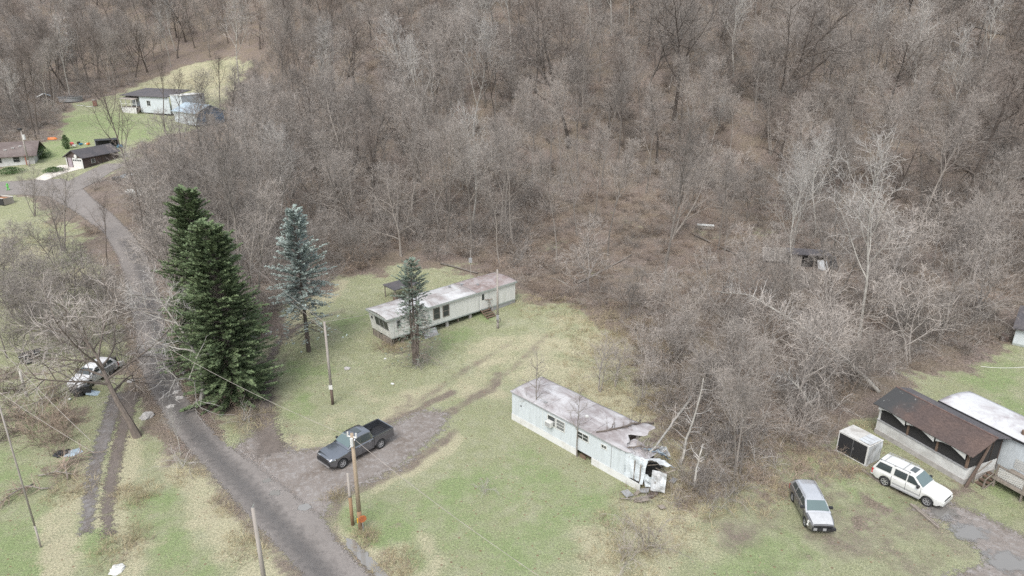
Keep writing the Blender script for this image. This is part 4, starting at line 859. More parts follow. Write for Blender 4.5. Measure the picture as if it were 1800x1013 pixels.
for x in (-.15, 3.2):
    for y in (-1.15, 1.1): bx('post', M['old_wood'], sh, x, x + .1, y, y + .1, -.2, 1.55)
bx('bench', M['brown_wood'], sh, 0, 1.2, -1., -.4, -.1, .5)
g = G(828, 500); mp_ = empty('meter_post', g, 0, label='thin post with a grey meter box behind the far mobile home', cat='post')
MB().tube([(0, 0, -.2), (0, 0, 4.5)], .05, 6).build('post', M['pole_grey'], mp_); bx('meter_box', M['trim_grey'], mp_, -.2, .2, -.22, -.05, 2.9, 3.5)

# ------------------------------------------------------------------ porch building, mobile home and deck to the east
PO = (29.7, 49.1, 0); PA = R(-66.5)
pb = empty('porch_building', PO, PA, label='open sided white porch building with a brown shingle roof', cat='building'); L, W = 7.5, 3.4
MB().box(-.05, L + .05, -.04, .25, -.2, .42).build('foundation', M['concrete'], pb); MB().box(L - .25, L + .05, .252, W, -.2, .42).build('foundation', M['concrete'], pb)
bx('front_wall', M['stucco'], pb, 0, L, 0, .18, .42, 1.25); bx('end_wall', M['stucco'], pb, L - .18, L, .182, W, .42, 1.25); bx('end_wall', M['stucco'], pb, 0, .18, .182, W, .42, 1.25); bx('rear_wall', M['brick_dark'], pb, 0, L, W, W + .1, .42, 2.9)
bx('sill', M['trim_grey'], pb, -.04, L + .04, -.05, .22, 1.25, 1.31); bx('floor', M['dark'], pb, .2, L - .2, .2, W - .02, .3, .42)
for x in (.02, 2.55, 5.0, L - .17): bx('post', M['white_paint'] if x < 1 else M['brown_wood'], pb, x, x + .15, .02, .17, 1.31, 2.5)
bx('post', M['brown_wood'], pb, L - .16, L - .02, 2.4, 2.55, 1.25, 3.1); bx('header', M['white_paint'], pb, 0, L, .01, .17, 2.5, 2.66)
for a, b_ in ((.1, 2.5), (2.62, 4.95), (5.07, L - .1)):
    MB().poly([(a, -.30, 2.64), (b_, -.30, 2.64), (b_, -.27, 2.12), (b_ - .8, -.29, 2.44), ((a + b_) / 2, -.30, 2.56), (a + .55, -.29, 2.5), (a, -.28, 2.3)]).build('valance', M['white_paint'], pb)
    bx('screen', M['dark'], pb, a, b_, .1, .11, 1.31, 2.5)
MB().poly([(L - .02, .2, 1.27), (L - .02, W, 1.27), (L - .02, W, 2.9), (L - .02, 1.9, 3.3), (L - .02, .2, 2.6)]).build('screen', M['dark'], pb)
MB().prism([(L + .06, -.3, 2.6), (L + .06, 1.95, 3.42), (L + .06, 1.95, 3.15), (L + .06, -.1, 2.4)], (.03, 0, 0)).build('gable_board', M['white_paint'], pb)
e0, e1, yr = -.35, L + .45, 1.95
def slope(u, v, xa, xb): return (xa + (xb - xa) * u, -.42 + (yr + .42) * v, 2.66 + (3.62 - 2.62) * v + .03 * math.sin(u * 9) * (1 - v) - .04 * math.sin(math.pi * v))
pm_ = shingle('shingle_porch', (.095, .068, .06), (.125, .085, .07)); n, l = pm_.node_tree.nodes, pm_.node_tree.links; v = nobj(n); sx = n.new('ShaderNodeSeparateXYZ'); l.new(v, sx.inputs[0]); bs = n['Principled BSDF']
old = bs.inputs['Base Color'].links[0].from_socket; sp_n = nnoise(n, l, v, 3.2, 5, .7)
black = nmix(n, l, nramp(n, l, sp_n, [(.62, 0.), (.68, 1.)]), (.045, .045, .045), (.26, .26, .245))
edge = nramp(n, l, nmath(n, l, 'ADD', nmath(n, l, 'MULTIPLY', sx.outputs[0], .22), nmath(n, l, 'MULTIPLY', nnoise(n, l, v, .9, 4), .7)), [(.58, 1.), (.95, 0.)])
l.new(nmix(n, l, edge, old, black), bs.inputs['Base Color'])
r1 = MB().grid(lambda u, v: slope(u, v, e0, e1), 54, 16).build('roof', pm_, pb); r1.modifiers.new('thickness', 'SOLIDIFY').thickness = .05
r3 = MB().grid(lambda u, v: (e0 + (e1 - e0) * u, yr + v * 1.7, 3.62 - .45 * v), 20, 4).build('roof', M['shingle_dark'], pb); r3.modifiers.new('thickness', 'SOLIDIFY').thickness = .05
MB().tube([(e0, yr, 3.65), (e1, yr, 3.65)], .07, 6).build('ridge_cap', M['shingle_brown'], r1); bx('gutter', M['dark'], pb, 2.2, e1 + .4, yr + 1.72, yr + 1.8, 3.1, 3.2)
eh = empty('mobile_home', PO, PA, label='white roofed mobile home attached behind the porch building', cat='mobile home'); y0, zt = 3.9, 3.2
bx('front_wall', M['siding_blue'], eh, 2.3, 17, y0, y0 + .08, .6, zt); bx('end_wall', M['siding_end'], eh, 2.3, 2.38, y0 + .082, y0 + 3.5, .6, zt); bx('rear_wall', M['siding_blue'], eh, 2.38, 17, y0 + 3.42, y0 + 3.5, .6, zt); bx('skirt', M['trim_grey'], eh, 2.32, 17, y0 + .02, y0 + .06, -.1, .6)
rr = MB().grid(lambda u, v: (2.1 + 15 * u, y0 - .15 + 3.8 * v, zt + .03 + .22 * math.sin(math.pi * v)), 40, 10).build('roof', M['roof_white'], eh, True); rr.modifiers.new('thickness', 'SOLIDIFY').thickness = .04
bx('fascia', M['black_plastic'], eh, 2.1, 17.1, y0 - .19, y0 - .155, zt - .1, zt + .06); MB().tube([(8.1, y0 + .8, zt + .1), (8.1, y0 + .8, zt + .45)], .2, 8).build('roof_vent', M['brown_wood'], rr); MB().tube([(9.4, y0 + .4, zt), (9.4, y0 + .4, zt + .7)], .05, 6).build('vent_pipe', M['trim_grey'], rr)
window(eh, 11.9, 12.8, 1.5, 2.6, y0, 1, 2); 
for a in (11.6, 12.87): bx('shutter', flat('shutter_teal', (.03, .16, .16), .6), eh, a, a + .22, y0 - .03, y0 - .004, 1.45, 2.65)
dk = empty('deck', PO, PA, label='raised wooden deck with white lattice railing beside the porch building', cat='deck')
for k in range(9):
    ya = 1.75 + k * .235; bx('deck_board', M['old_wood'], dk, 8.4, 16.5, ya, ya + .22, .78, .83)
for x in (8.5, 10.4, 12.3, 14.2, 16.2): bx('post', M['old_wood'], dk, x, x + .1, 1.76, 1.86, -.2, 1.85)
bx('joist', M['old_wood'], dk, 8.4, 16.5, 1.72, 1.76, .62, .8)
def lattice(x0, x1, y, z0, z1):
    mb = MB(); st_ = .16; n_ = int((x1 - x0 + z1 - z0) / st_); h_ = z1 - z0
    for i in range(n_ + 1):
        for sg in (1, -1):
            a0 = x0 - h_ + i * st_; a1 = a0 + h_; pa, pb_ = (a0, z0), (a1, z1)
            if pa[0] < x0: pa = (x0, z0 + (x0 - a0))
            if pb_[0] > x1: pb_ = (x1, z1 - (a1 - x1))
            if pa[0] >= pb_[0] - .02: continue
            if sg < 0: pa, pb_ = (pa[0], z0 + z1 - pa[1]), (pb_[0], z0 + z1 - pb_[1])
            w_ = .025 * 1.4; yy = y + (.008 if sg > 0 else 0)
            mb.add([(pa[0], yy, pa[1] - w_), (pb_[0], yy, pb_[1] - w_), (pb_[0], yy, pb_[1] + w_), (pa[0], yy, pa[1] + w_)], [(0, 1, 2, 3)])
    return mb
for a, b_ in ((8.62, 10.38), (10.52, 12.28), (12.42, 14.18), (14.32, 16.18)):
    lattice(a, b_, 1.80, .95, 1.7).build('lattice_panel', M['white_paint'], dk); bx('rail', M['old_wood'], dk, a, b_, 1.76, 1.86, 1.72, 1.79)
lattice(8.45, 10.3, 3.86, 1.0, 1.75).build('lattice_panel', M['white_paint'], dk)
for k in range(4): bx('step', M['brown_wood'], dk, 7.75 - .0, 8.42, 2.05 - .36 * k, 2.38 - .36 * k, .58 - .18 * k, .64 - .18 * k)
for x in (7.7, 8.44): MB().prism([(x, 2.4, .6), (x, .7, -.1), (x, .95, -.1), (x, 2.4, .42)], (.05, 0, 0)).build('stringer', M['old_wood'], dk); MB().prism([(x, 2.4, 1.5), (x, .75, .75), (x, .75, .68), (x, 2.4, 1.42)], (.05, 0, 0)).build('hand_rail', M['old_wood'], dk); bx('post', M['old_wood'], dk, x, x + .08, .75, .83, -.15, .8)
g = G(1688, 855); lp = empty('leaning_pole', (g[0] + .3, g[1] - .1, 0), 0, label='dark weathered pole leaning against the end of the porch building', cat='pole')
MB().tube([(0, 0, -.1), (.95, .45, 1.7), (1.6, .8, 3.1)], [.13, .11, .09], 7).build('shaft', M['tar_pole'], lp)
# metal shed
ms = empty('metal_shed', (25.4, 46.5, 0), R(-59), label='small flat topped shed with a black front and silver sides', cat='shed'); L, W, H_ = 2.5, 1.7, 1.75
bx('front_panel', M['black_plastic'], ms, .06, L - .06, -.012, .02, .12, H_ - .06); bx('rear_wall', M['trim_grey'], ms, 0, L, W - .03, W, .08, H_); bx('end_wall', M['white_paint'], ms, 0, .03, .022, W - .032, .08, H_)
crumple(ms, [(L, 0, .06), (L, W, .06), (L, W, H_), (L, 0, H_)], .035, 4, 'sheet_metal', 'end_wall', 10, .5)
for b_ in ((0, .06, -.03, .02, .06, H_), (L - .12, L, -.03, .02, .06, H_), (.06, L - .12, -.03, .02, H_ - .06, H_), (.06, L - .12, -.03, .02, .05, .12)): bx('frame_rail', M['white_paint'], ms, *b_)
MB().grid(lambda u, v: (-.04 + (L + .08) * u, -.05 + (W + .1) * v, H_ + .03 + .02 * math.sin(5 * u)), 10, 6).build('roof', stained('shed_roof', (.50, .49, .46), (.36, .34, .31), (.27, .25, .22), .9), ms)
rf = bx('roof_patch', M['sheet_metal'], ms, 1.5, 2.45, .15, 1.5, H_ + .06, H_ + .09); bx('roof_seam', M['trim_grey'], rf, 1.5, 2.4, .5, .53, H_ + .09, H_ + .11); bx('roof_seam', M['trim_grey'], rf, 1.6, 2.3, .95, .98, H_ + .09, H_ + .11)
bx('door_handle', M['chrome'], ms, 1.3, 1.34, -.04, -.013, .8, 1.05); bx('door_gap', M['trim_grey'], ms, 1.22, 1.235, -.016, -.012, .14, H_ - .07); bx('base', M['concrete'], ms, -.1, .2, -.15, .15, -.1, .06); bx('base', M['concrete'], ms, L - .3, L + .05, .0, .3, -.1, .06); bx('base_rail', M['old_wood'], ms, 0, L, .02, W - .03, -.02, .05)
# house at the eastern edge of the yard
g = G(1779, 606); hh = empty('house', (g[0], g[1], g[2]), R(-40), label='dark roofed white house with green trim at the wood edge', cat='house')
bx('wall', M['siding_blue'], hh, 0, 12, 0, .15, 0, 1.9); bx('wall', M['siding_end'], hh, 0, .15, .152, 6, 0, 1.9); bx('base_trim', M['trim_green'], hh, -.02, 12, -.03, -.004, 0, .22); bx('corner_trim', M['trim_green'], hh, -.03, -.004, -.03, .1, 0, 1.9)
MB().prism([(-.3, -.4, 1.85), (-.3, 3, 3.3), (-.3, 6.4, 1.85), (-.3, 6.4, 2.0), (-.3, 3, 3.45), (-.3, -.4, 2.0)], (12.5, 0, 0)).build('roof', M['shingle_dark'], hh)
window(hh, 2.2, 3.2, .7, 1.5, 0); bx('bin', M['brick_dark'], hh, -1.1, -.4, .3, .9, 0, .8)
# collapsed sheds in the wood
g = G(1340, 462); rs = empty('ruined_shed', g, R(-12), label='collapsed grey board shed lying under the trees', cat='ruined shed')
for k in range(9): MB().prism([(k * .36, 0, .25 + .1 * (k % 2)), (k * .36 + .33, 0, .27), (k * .36 + .55, 3.0, 1.3), (k * .36 + .22, 3.0, 1.25 + .08 * (k % 3))], (0, 0, .04)).build('roof_board', M['pole_grey'], rs)
bx('wall', M['old_wood'], rs, .2, 3.2, 2.9, 3.0, 0, 1.2)
g = G(1408, 470); rs = empty('ruined_shed', g, R(-12), label='open fronted old shed with a dark doorway under the trees', cat='ruined shed')
for k in range(6): bx('wall_board', M['pole_grey'], rs, -1.5 + k * .25, -1.27 + k * .25, 0, .05, 0, 1.7 + .06 * (k % 3))
bx('doorway', M['dark'], rs, .05, 1.4, .3, .35, 0, 1.5); bx('roof', M['shingle_dark'], rs, -1.7, 3.6, -.3, 2.6, 1.75, 1.85); bx('rear_wall', M['old_wood'], rs, -1.5, 3.4, 2.3, 2.4, 0, 1.7)  # black panel stands in for the shade inside the open doorway
for x in (1.45, 3.3): bx('post', M['old_wood'], rs, x, x + .12, 0, .12, 0, 1.75)
crumple(rs, [(2.0, -.9, .1), (3.2, -1.0, .1), (3.0, .0, 1.2), (1.9, .1, 1.1)], .08, 31, 'sheet_metal', 'leaning_sheet'); crumple(rs, [(3.3, -.3, .3), (4.6, -.2, .2), (4.4, 1.6, 1.3), (3.4, 1.5, 1.5)], .12, 33, 'black_plastic', 'tarp')
g = G(1240, 402); lb = empty('old_freezer', g, R(-15), label='grey box lying in the clearing under the hillside', cat='box'); bx('body', M['pole_grey'], lb, -1.2, 1.2, -.35, .35, .0, .5); bx('lid', M['white_paint'], lb, -1.25, 1.25, -.4, .4, .5, .6)
for a, b_, r_, lab in (((1215, 412), (1310, 455), .17, 'dark fallen log below the grey box in the clearing'), ((1015, 500), (1110, 450), .14, 'mossy fallen log on the leaf slope past the far mobile home'), ((775, 465), (840, 482), .16, 'dark fallen trunk behind the far mobile home'),
                       ((1420, 575), (1530, 585), .15, 'mossy log lying in the brush below the pale tree'), ((1700, 45), (1760, 62), .22, 'fallen trunk high on the slope'), ((968, 490), (998, 500), .1, 'short pale log at the wood edge beyond the far mobile home')):
    A_, B_ = G(*a), G(*b_); md = ((A_[0] + B_[0]) / 2, (A_[1] + B_[1]) / 2); lying('fallen_log', [(A_[0], A_[1], A_[2] + r_), (*md, Z(*md) + r_), (B_[0], B_[1], B_[2] + r_)], r_ * .9, r_ * .6, 6, .8, lab, 'log', 'bark_pale' if 'pale log' in lab else 'bark', 'twig', 3)

# ------------------------------------------------------------------ vehicles
def paint(name, c, rough=.3, metal=.0): return flat(name, c, rough, metal, c2=tuple(x * .93 for x in c), scale=2, coat=.5)
GL = paint('car_glass', (.045, .055, .055), .06); GL2 = paint('windshield_glass', (.10, .14, .138), .06)
def interp(pts, x):
    pts = sorted(pts); return float(np.interp(x, [p[0] for p in pts], [p[1] for p in pts]))
def wheel(par, x, y, r, w, sgn, rimf=.66, spokes=6):
    wh = empty('wheel', (x, y, r), 0); wh.parent = par
    t = MB(); prof = [(r * rimf, -w / 2), (r * .93, -w / 2), (r, -w * .32), (r, w * .32), (r * .93, w / 2), (r * rimf, w / 2)]; n_ = 24
    t.add([(math.cos(2 * math.pi * k / n_) * q, o, math.sin(2 * math.pi * k / n_) * q) for k in range(n_) for q, o in prof], [(k * 6 + j, k * 6 + j + 1, ((k + 1) % n_) * 6 + j + 1, ((k + 1) % n_) * 6 + j) for k in range(n_) for j in range(5)])
    t.build('tyre', M['rubber'], wh, True); rm = MB(); o = sgn * w * .42
    ring = [(math.cos(2 * math.pi * k / n_), math.sin(2 * math.pi * k / n_)) for k in range(n_)]
    rm.add([(c * q, oo, s_ * q) for c, s_ in ring for q, oo in ((r * rimf * 1.01, o), (r * rimf * .86, o), (r * rimf * .86, o - sgn * .06))], [(k * 3 + j, k * 3 + j + 1, ((k + 1) % n_) * 3 + j + 1, ((k + 1) % n_) * 3 + j) for k in range(n_) for j in range(2)])
    for k in range(spokes):
        a = 2 * math.pi * k / spokes; ca, sa = math.cos(a), math.sin(a); h_ = r * .09; R_ = r * rimf * .9
        rm.prism([(-sa * h_, o - sgn * .02, ca * h_), (sa * h_, o - sgn * .02, -ca * h_), (ca * R_ + sa * h_ * .8, o - sgn * .005, sa * R_ - ca * h_ * .8), (ca * R_ - sa * h_ * .8, o - sgn * .005, sa * R_ + ca * h_ * .8)], (0, -sgn * .03, 0))
    rm.add([(c * r * .16, o, s_ * r * .16) for c, s_ in ring], [tuple(range(n_))])
    rm.build('rim', M['alloy'], wh); d = MB(); d.add([(c * r * rimf, o - sgn * .07, s_ * r * rimf) for c, s_ in ring], [tuple(range(n_))]); d.build('brake_disc', M['black_plastic'], wh); return wh
def hull(par, name, xs, ring, mat, smooth=True):
    mb = MB(); rings = [ring(x) for x in xs]; n_ = len(rings[0])
    mb.add([p for r_ in rings for p in r_], [(i * n_ + k, i * n_ + (k + 1) % n_, (i + 1) * n_ + (k + 1) % n_, (i + 1) * n_ + k) for i in range(len(xs) - 1) for k in range(n_)] + [tuple(range(n_)), tuple(range((len(xs) - 1) * n_, len(xs) * n_))[::-1]])
    o = mb.build(name, mat, par, smooth)
    me = o.data; sh_ = [True] * len(me.polygons); sh_[-1] = sh_[-2] = False; me.polygons.foreach_set('use_smooth', sh_)
    md = o.modifiers.new('edges', 'EDGE_SPLIT'); md.split_angle = R(38); return o
def car(name, loc, head, P, pm, label, cat):
    c = empty(name, (loc[0], loc[1], Z(loc[0], loc[1]) + .02), head, label=label, cat=cat); L, w = P['L'] / 2, P['W'] / 2; r = P['r']; xf, xr = P['xf'], P['xr']
    top = P['top']; zb0 = P['zb']; end = P.get('end', -L)
    def zb(x):
        z = zb0 + (.12 if abs(x) > L - .25 else 0)
        for xc in (xf, xr):
            d = abs(x - xc)
            if d < r * 1.16: z = max(z, r + math.sqrt(max((r * 1.16) ** 2 - d * d, 0)) - .0)
        return z
    def hw(x): 
        f_ = max(0, (x - (L - .7)) / .7); b_ = max(0, (-L + .5 - x) / .5); return w * (1 - .16 * f_ ** 2 - .07 * b_ ** 2)
    xs = sorted(set([round(v, 3) for v in np.linspace(end, L, 30)] + [round(xc + r * 1.16 * k, 3) for xc in (xf, xr) for k in (-1.001, -.98, -.9, -.7, -.4, 0, .4, .7, .9, .98, 1.001) if xc + r * 1.16 * k > end]))
    def ring(x):
        b_, t_ = zb(x), interp(top, x); h = hw(x); s_ = t_ - P.get('shoulder', .1); b_ = min(b_, s_ - .06)
        half = [(h * .95, b_), (h * .995, b_ + (s_ - b_) * .35), (h, b_ + (s_ - b_) * .7), (h * .975, s_), (h * .90, t_ - .02), (h * .55, t_ + .0)]
        return [(x, y, z) for y, z in half] + [(x, 0, t_ + .015)] + [(x, -y, z) for y, z in half[::-1]]
    body = hull(c, 'body', xs, ring, pm)
    # cabin
    cab = P['cab']; belt = P['belt']; k = P.get('tumble', .32); wb = w * P.get('cabw', .93)
    def yb(z): return wb - max(z - belt, 0) * k
    cx = sorted(set([x for x, _ in cab] + [round(v, 3) for v in np.linspace(min(x for x, _ in cab), max(x for x, _ in cab), 16)]))
    def cring(x):
        t_ = max(interp(cab, x), belt + .01); y1 = yb(t_ - .06); half = [(wb, belt - .12), (yb(belt), belt), (y1, max(t_ - .06, belt)), (y1 - .07, t_ - .015), (y1 * .5, t_ + .012)]
        return [(x, y, z) for y, z in half] + [(x, 0, t_ + .018)] + [(x, -y, z) for y, z in half[::-1]]
    hull(c, 'cabin', cx, cring, P.get('roofm', pm))
    def slab(nm, q, m, off=.012):
        a, b_, d = Vector(q[0]), Vector(q[1]), Vector(q[-1]); nr = (b_ - a).cross(d - a).normalized(); cen = sum((Vector(p) for p in q), Vector()) / len(q)
        if nr.dot(cen - Vector((0, 0, .9))) < 0: nr = -nr
        return MB().prism([tuple(Vector(p) + nr * (off - .006)) for p in q], tuple(nr * .008)).build(nm, m, c)
    (x0, z0), (x1, z1) = P['ws']; slab('windshield', [(x0, yb(z0) - .06, z0), (x0, -yb(z0) + .06, z0), (x1, -yb(z1) + .07, z1), (x1, yb(z1) - .07, z1)], P.get('wsm', GL2), .03)
    (x0, z0), (x1, z1) = P['rw']; slab('rear_window', [(x0, yb(z0) - .08, z0), (x0, -yb(z0) + .08, z0), (x1, -yb(z1) + .08, z1), (x1, yb(z1) - .08, z1)], GL, .03)
    for sg in (1, -1):
        for q in P['win']: slab('window', [(x, sg * yb(z), z) for x, z in q], GL, .016)
        for xc in (xf, xr): wheel(c, xc, sg * (w - .13), r, .24, sg, P.get('rimf', .66))
        hy = hw(L - .1) * .8; tz = interp(top, L - .1)
        if sg * 0 + P.get('lamps', 1):
            MB().prism([(L - .38, sg * (hw(L - .38) + .006), tz - .16), (L - .02, sg * hy * .98, tz - .2), (L + .0, sg * hy * .55, tz - .22), (L + .0, sg * hy * .55, tz - .09), (L - .03, sg * hy * .95, tz - .07), (L - .38, sg * (hw(L - .38) + .006), tz - .08)], (-.03, 0, .0)).build('headlight', M['lamp_lens'], c)
        rz_ = interp(top, -L + .1) if end == -L else P['bedz']; MB().box(-L - .015, -L + .12, sg * (w * .93 + .012) - (.1 if sg > 0 else 0), sg * (w * .93 + .012) + (.1 if sg < 0 else 0), rz_ - .5, rz_ - .12).build('tail_light', M['red_lens'], c)
        mx, mz = P['mirror']; MB().box(mx - .09, mx + .06, min(sg * (wb - .02), sg * (wb + .24)), max(sg * (wb - .02), sg * (wb + .24)), mz, mz + .15).build('mirror', P.get('mirm', M['black_plastic']), c)
        for hx in P.get('hand', ()): MB().box(hx - .09, hx + .09, sg * (w * .985) - .02, sg * (w * .985) + .02, belt - .17, belt - .13).build('door_handle', P.get('handm', pm), c)
        for dx in P.get('gap', ()): MB().box(dx - .008, dx + .008, sg * w - .012, sg * w + .004, zb0 + .15, belt - .02).build('door_gap', M['black_plastic'], c)
    bm_ = P.get('bumper', pm); MB().box(L - .12, L + .05, -w * .8, w * .8, zb0 + .12, zb0 + .36).build('front_bumper', bm_, c); MB().box(-L - .06, -L + .1, -w * .9, w * .9, zb0 + .12, zb0 + .36).build('rear_bumper', bm_, c)
    gz = interp(top, L - .05); MB().box(L - .06, L + .02, -w * .5, w * .5, zb0 + .38, gz - .1).build('grille', M['black_plastic'], c)
    MB().box(-L + .3, L - .4, -w * .7, w * .7, zb0 - .02, zb0 + .14).build('underbody', M['black_plastic'], c)
    return c
# dark crew cab pickup on the gravel drive
tp = paint('pickup_paint', (.24, .25, .27), .22, .9); PT = dict(L=5.85, W=2.04, r=.41, xf=1.93, xr=-1.62, zb=.42, end=-.98, bedz=1.32, shoulder=.09,
    top=[(2.93, 1.04), (2.84, 1.15), (2.2, 1.21), (1.3, 1.26), (.9, 1.28), (-1.0, 1.28)], belt=1.27, cab=[(1.35, 1.27), (.55, 1.86), (.2, 1.92), (-.5, 1.93), (-.85, 1.88), (-1.02, 1.3)],
    ws=((1.22, 1.37), (.58, 1.83)), rw=((-1.0, 1.42), (-.9, 1.78)), win=[[(1.0, 1.33), (.18, 1.33), (.18, 1.8), (.46, 1.8)], [(.1, 1.33), (-.78, 1.33), (-.72, 1.8), (.1, 1.8)]],
    mirror=(.95, 1.3), hand=(.35, -.6), gap=(1.25, .14, -.84), handm=M['chrome'], bumper=M['black_plastic'], cabw=.92)
hd = R(227.9); mid = (-11.46, 45.63); tk = car('pickup_truck', (mid[0] + .87 * math.cos(hd - math.pi / 2), mid[1] + .87 * math.sin(hd - math.pi / 2)), hd, PT, tp, 'dark grey crew cab pickup truck with an empty open bed on the gravel drive', 'pickup truck')
def bedside(sg):
    xs = np.linspace(-2.9, -1.02, 28); mb = MB(); rows = []
    for x in xs:
        d = abs(x + 1.62); z0 = .55 if d > .475 else .41 + math.sqrt(max(.4756 ** 2 - d * d, 0)); z0 = max(z0, .55); rows.append([(x, sg * .98, z0), (x, sg * 1.02, (z0 + 1.3) / 2), (x, sg * 1.0, 1.31), (x, sg * .99, 1.345), (x, sg * .86, 1.345), (x, sg * .84, .8)])
    mb.add([p for r_ in rows for p in r_], [(i * 6 + k, i * 6 + k + 1, (i + 1) * 6 + k + 1, (i + 1) * 6 + k) for i in range(27) for k in range(5)]); return mb
for sg in (1, -1):
    bedside(sg).build('bed_side', tp, tk); bx('bed_rail', M['black_plastic'], tk, -2.85, -1.05, min(sg * .85, sg * .99), max(sg * .85, sg * .99), 1.347, 1.36)
    MB().prism([(-2.05, sg * .84, .8), (-1.2, sg * .84, .8), (-1.3, sg * .84, 1.0), (-1.95, sg * .84, 1.0)], (0, -sg * .2, 0)).build('wheel_housing', M['black_plastic'], tk)
fl = bx('bed_floor', M['black_plastic'], tk, -2.86, -1.02, -.84, .84, .76, .8); bx('tailgate', tp, tk, -2.94, -2.86, -.96, .96, .62, 1.34); bx('bed_front', tp, tk, -1.06, -1.0, -.96, .96, .7, 1.36)
for k in range(7): bx('rib', M['rubber'], fl, -2.84, -1.08, -.75 + k * .24, -.69 + k * .24, .801, .815)
MB().tube([(-1.2, .75, .9), (-2.2, .3, .84)], .03, 6).build('cargo_bar', M['rubber'], tk)
MB().box(2.9, 2.99, -.7, .7, .42, .56).build('chrome_strip', M['chrome'], tk); MB().box(-.35, .15, -.38, .38, 1.945, 1.955).build('sunroof', GL, tk)
# white utility vehicle
ep = paint('utility_paint', (.60, .60, .575), .3); PE = dict(L=4.82, W=1.84, r=.37, xf=1.48, xr=-1.41, zb=.36, shoulder=.1, top=[(2.41, .92), (2.25, 1.0), (1.6, 1.08), (1.05, 1.12), (-2.3, 1.14), (-2.41, 1.0)], belt=1.12,
    cab=[(1.12, 1.12), (.35, 1.72), (.05, 1.79), (-1.4, 1.8), (-2.1, 1.76), (-2.38, 1.15)], ws=((1.02, 1.2), (.4, 1.67)), rw=((-2.36, 1.22), (-2.16, 1.66)), tumble=.24,
    win=[[(.85, 1.18), (.0, 1.18), (.0, 1.66), (.3, 1.66)], [(-.08, 1.18), (-.92, 1.18), (-.92, 1.66), (-.08, 1.66)], [(-1.15, 1.18), (-2.2, 1.18), (-2.02, 1.66), (-1.15, 1.66)]], mirror=(.8, 1.15), hand=(.15, -.75), gap=(.98, -.03, -1.02), rimf=.7)
hd = R(-52.7); mid = (27.81, 40.96); ex = car('utility_vehicle', (mid[0] + .78 * math.cos(hd + math.pi / 2), mid[1] + .78 * math.sin(hd + math.pi / 2)), hd, PE, ep, 'cream white four door utility vehicle parked beside the porch building', 'car')
for sg in (1, -1):
    MB().tube([(.0, sg * .66, 1.86), (-2.0, sg * .66, 1.86)], .022, 6).build('roof_rail', M['trim_grey'], ex); bx('running_board', M['trim_grey'], ex, -.95, 1.02, min(sg * .86, sg * 1.0), max(sg * .86, sg * 1.0), .33, .39)
    bx('side_moulding', M['trim_grey'], ex, -.9, .98, min(sg * .915, sg * .93), max(sg * .915, sg * .93), .55, .63)
    for x in (.0, -1.0, -2.0): bx('rail_foot', M['trim_grey'], ex, x - .05, x + .05, sg * .66 - .03, sg * .66 + .03, 1.79, 1.86)
for x in (-.45, -1.75): MB().tube([(x, -.66, 1.875), (x, .66, 1.875)], .025, 6).build('cross_bar', M['trim_grey'], ex)
MB().box(-.15, .1 + .15, -.36, .36, 1.80, 1.815).build('sunroof', GL, ex)
# silver hatchback without its front bumper
hp = paint('hatchback_roof_paint', (.60, .60, .605), .27, .7); hp2 = paint('hatchback_paint', (.26, .255, .255), .27, .7)  # roof tone set much paler than the body tone
PV = dict(L=4.36, W=1.75, r=.315, xf=1.3, xr=-1.3, zb=.24, shoulder=.12, top=[(2.18, .78), (2.0, .86), (1.4, .97), (1.0, 1.0), (-2.0, 1.06), (-2.18, .85)], belt=1.0,
    cab=[(1.18, 1.0), (.35, 1.46), (-.1, 1.53), (-1.2, 1.54), (-1.75, 1.48), (-2.12, 1.08)], ws=((1.05, 1.07), (.42, 1.42)), rw=((-2.08, 1.14), (-1.82, 1.42)), tumble=.36, roofm=hp,
    win=[[(.75, 1.05), (-.05, 1.05), (-.05, 1.42), (.3, 1.42)], [(-.13, 1.05), (-.95, 1.05), (-.95, 1.42), (-.13, 1.42)], [(-1.05, 1.07), (-1.75, 1.1), (-1.6, 1.4), (-1.05, 1.42)]], mirror=(.75, 1.03), hand=(.05, -.8), gap=(.95, -.09, -1.0), lamps=0, bumper=M['black_plastic'], rimf=.72)
hd = R(266.5); vb = car('hatchback', (19.58 + .76, 38.94), hd, PV, hp2, 'silver grey hatchback with its front bumper missing on the yard grass', 'car')
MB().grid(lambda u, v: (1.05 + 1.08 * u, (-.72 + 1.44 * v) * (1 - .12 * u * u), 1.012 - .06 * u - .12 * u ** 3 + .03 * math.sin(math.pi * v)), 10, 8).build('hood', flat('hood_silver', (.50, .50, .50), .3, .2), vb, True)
bx('radiator', M['black_plastic'], vb, 2.12, 2.2, -.6, .6, .35, .75)
for k in range(4): bx('crash_bar', M['rubber'] if k % 2 else M['trim_grey'], vb, 2.2, 2.26, -.62 + k * .3, -.4 + k * .3, .42, .6)
crumple(vb, [(1.75, -.9, .45), (2.1, -.66, .4), (2.14, -.62, .8), (1.75, -.86, .86)], .04, 44, 'white_paint', 'loose_fender', 6); MB().box(2.12, 2.3, .5, .8, .45, .62).build('wiring', M['black_plastic'], vb)
for sg in (1, -1): MB().tube([(.2, sg * .6, 1.555), (-1.6, sg * .6, 1.56)], .018, 5).build('roof_rail', M['trim_grey'], vb)
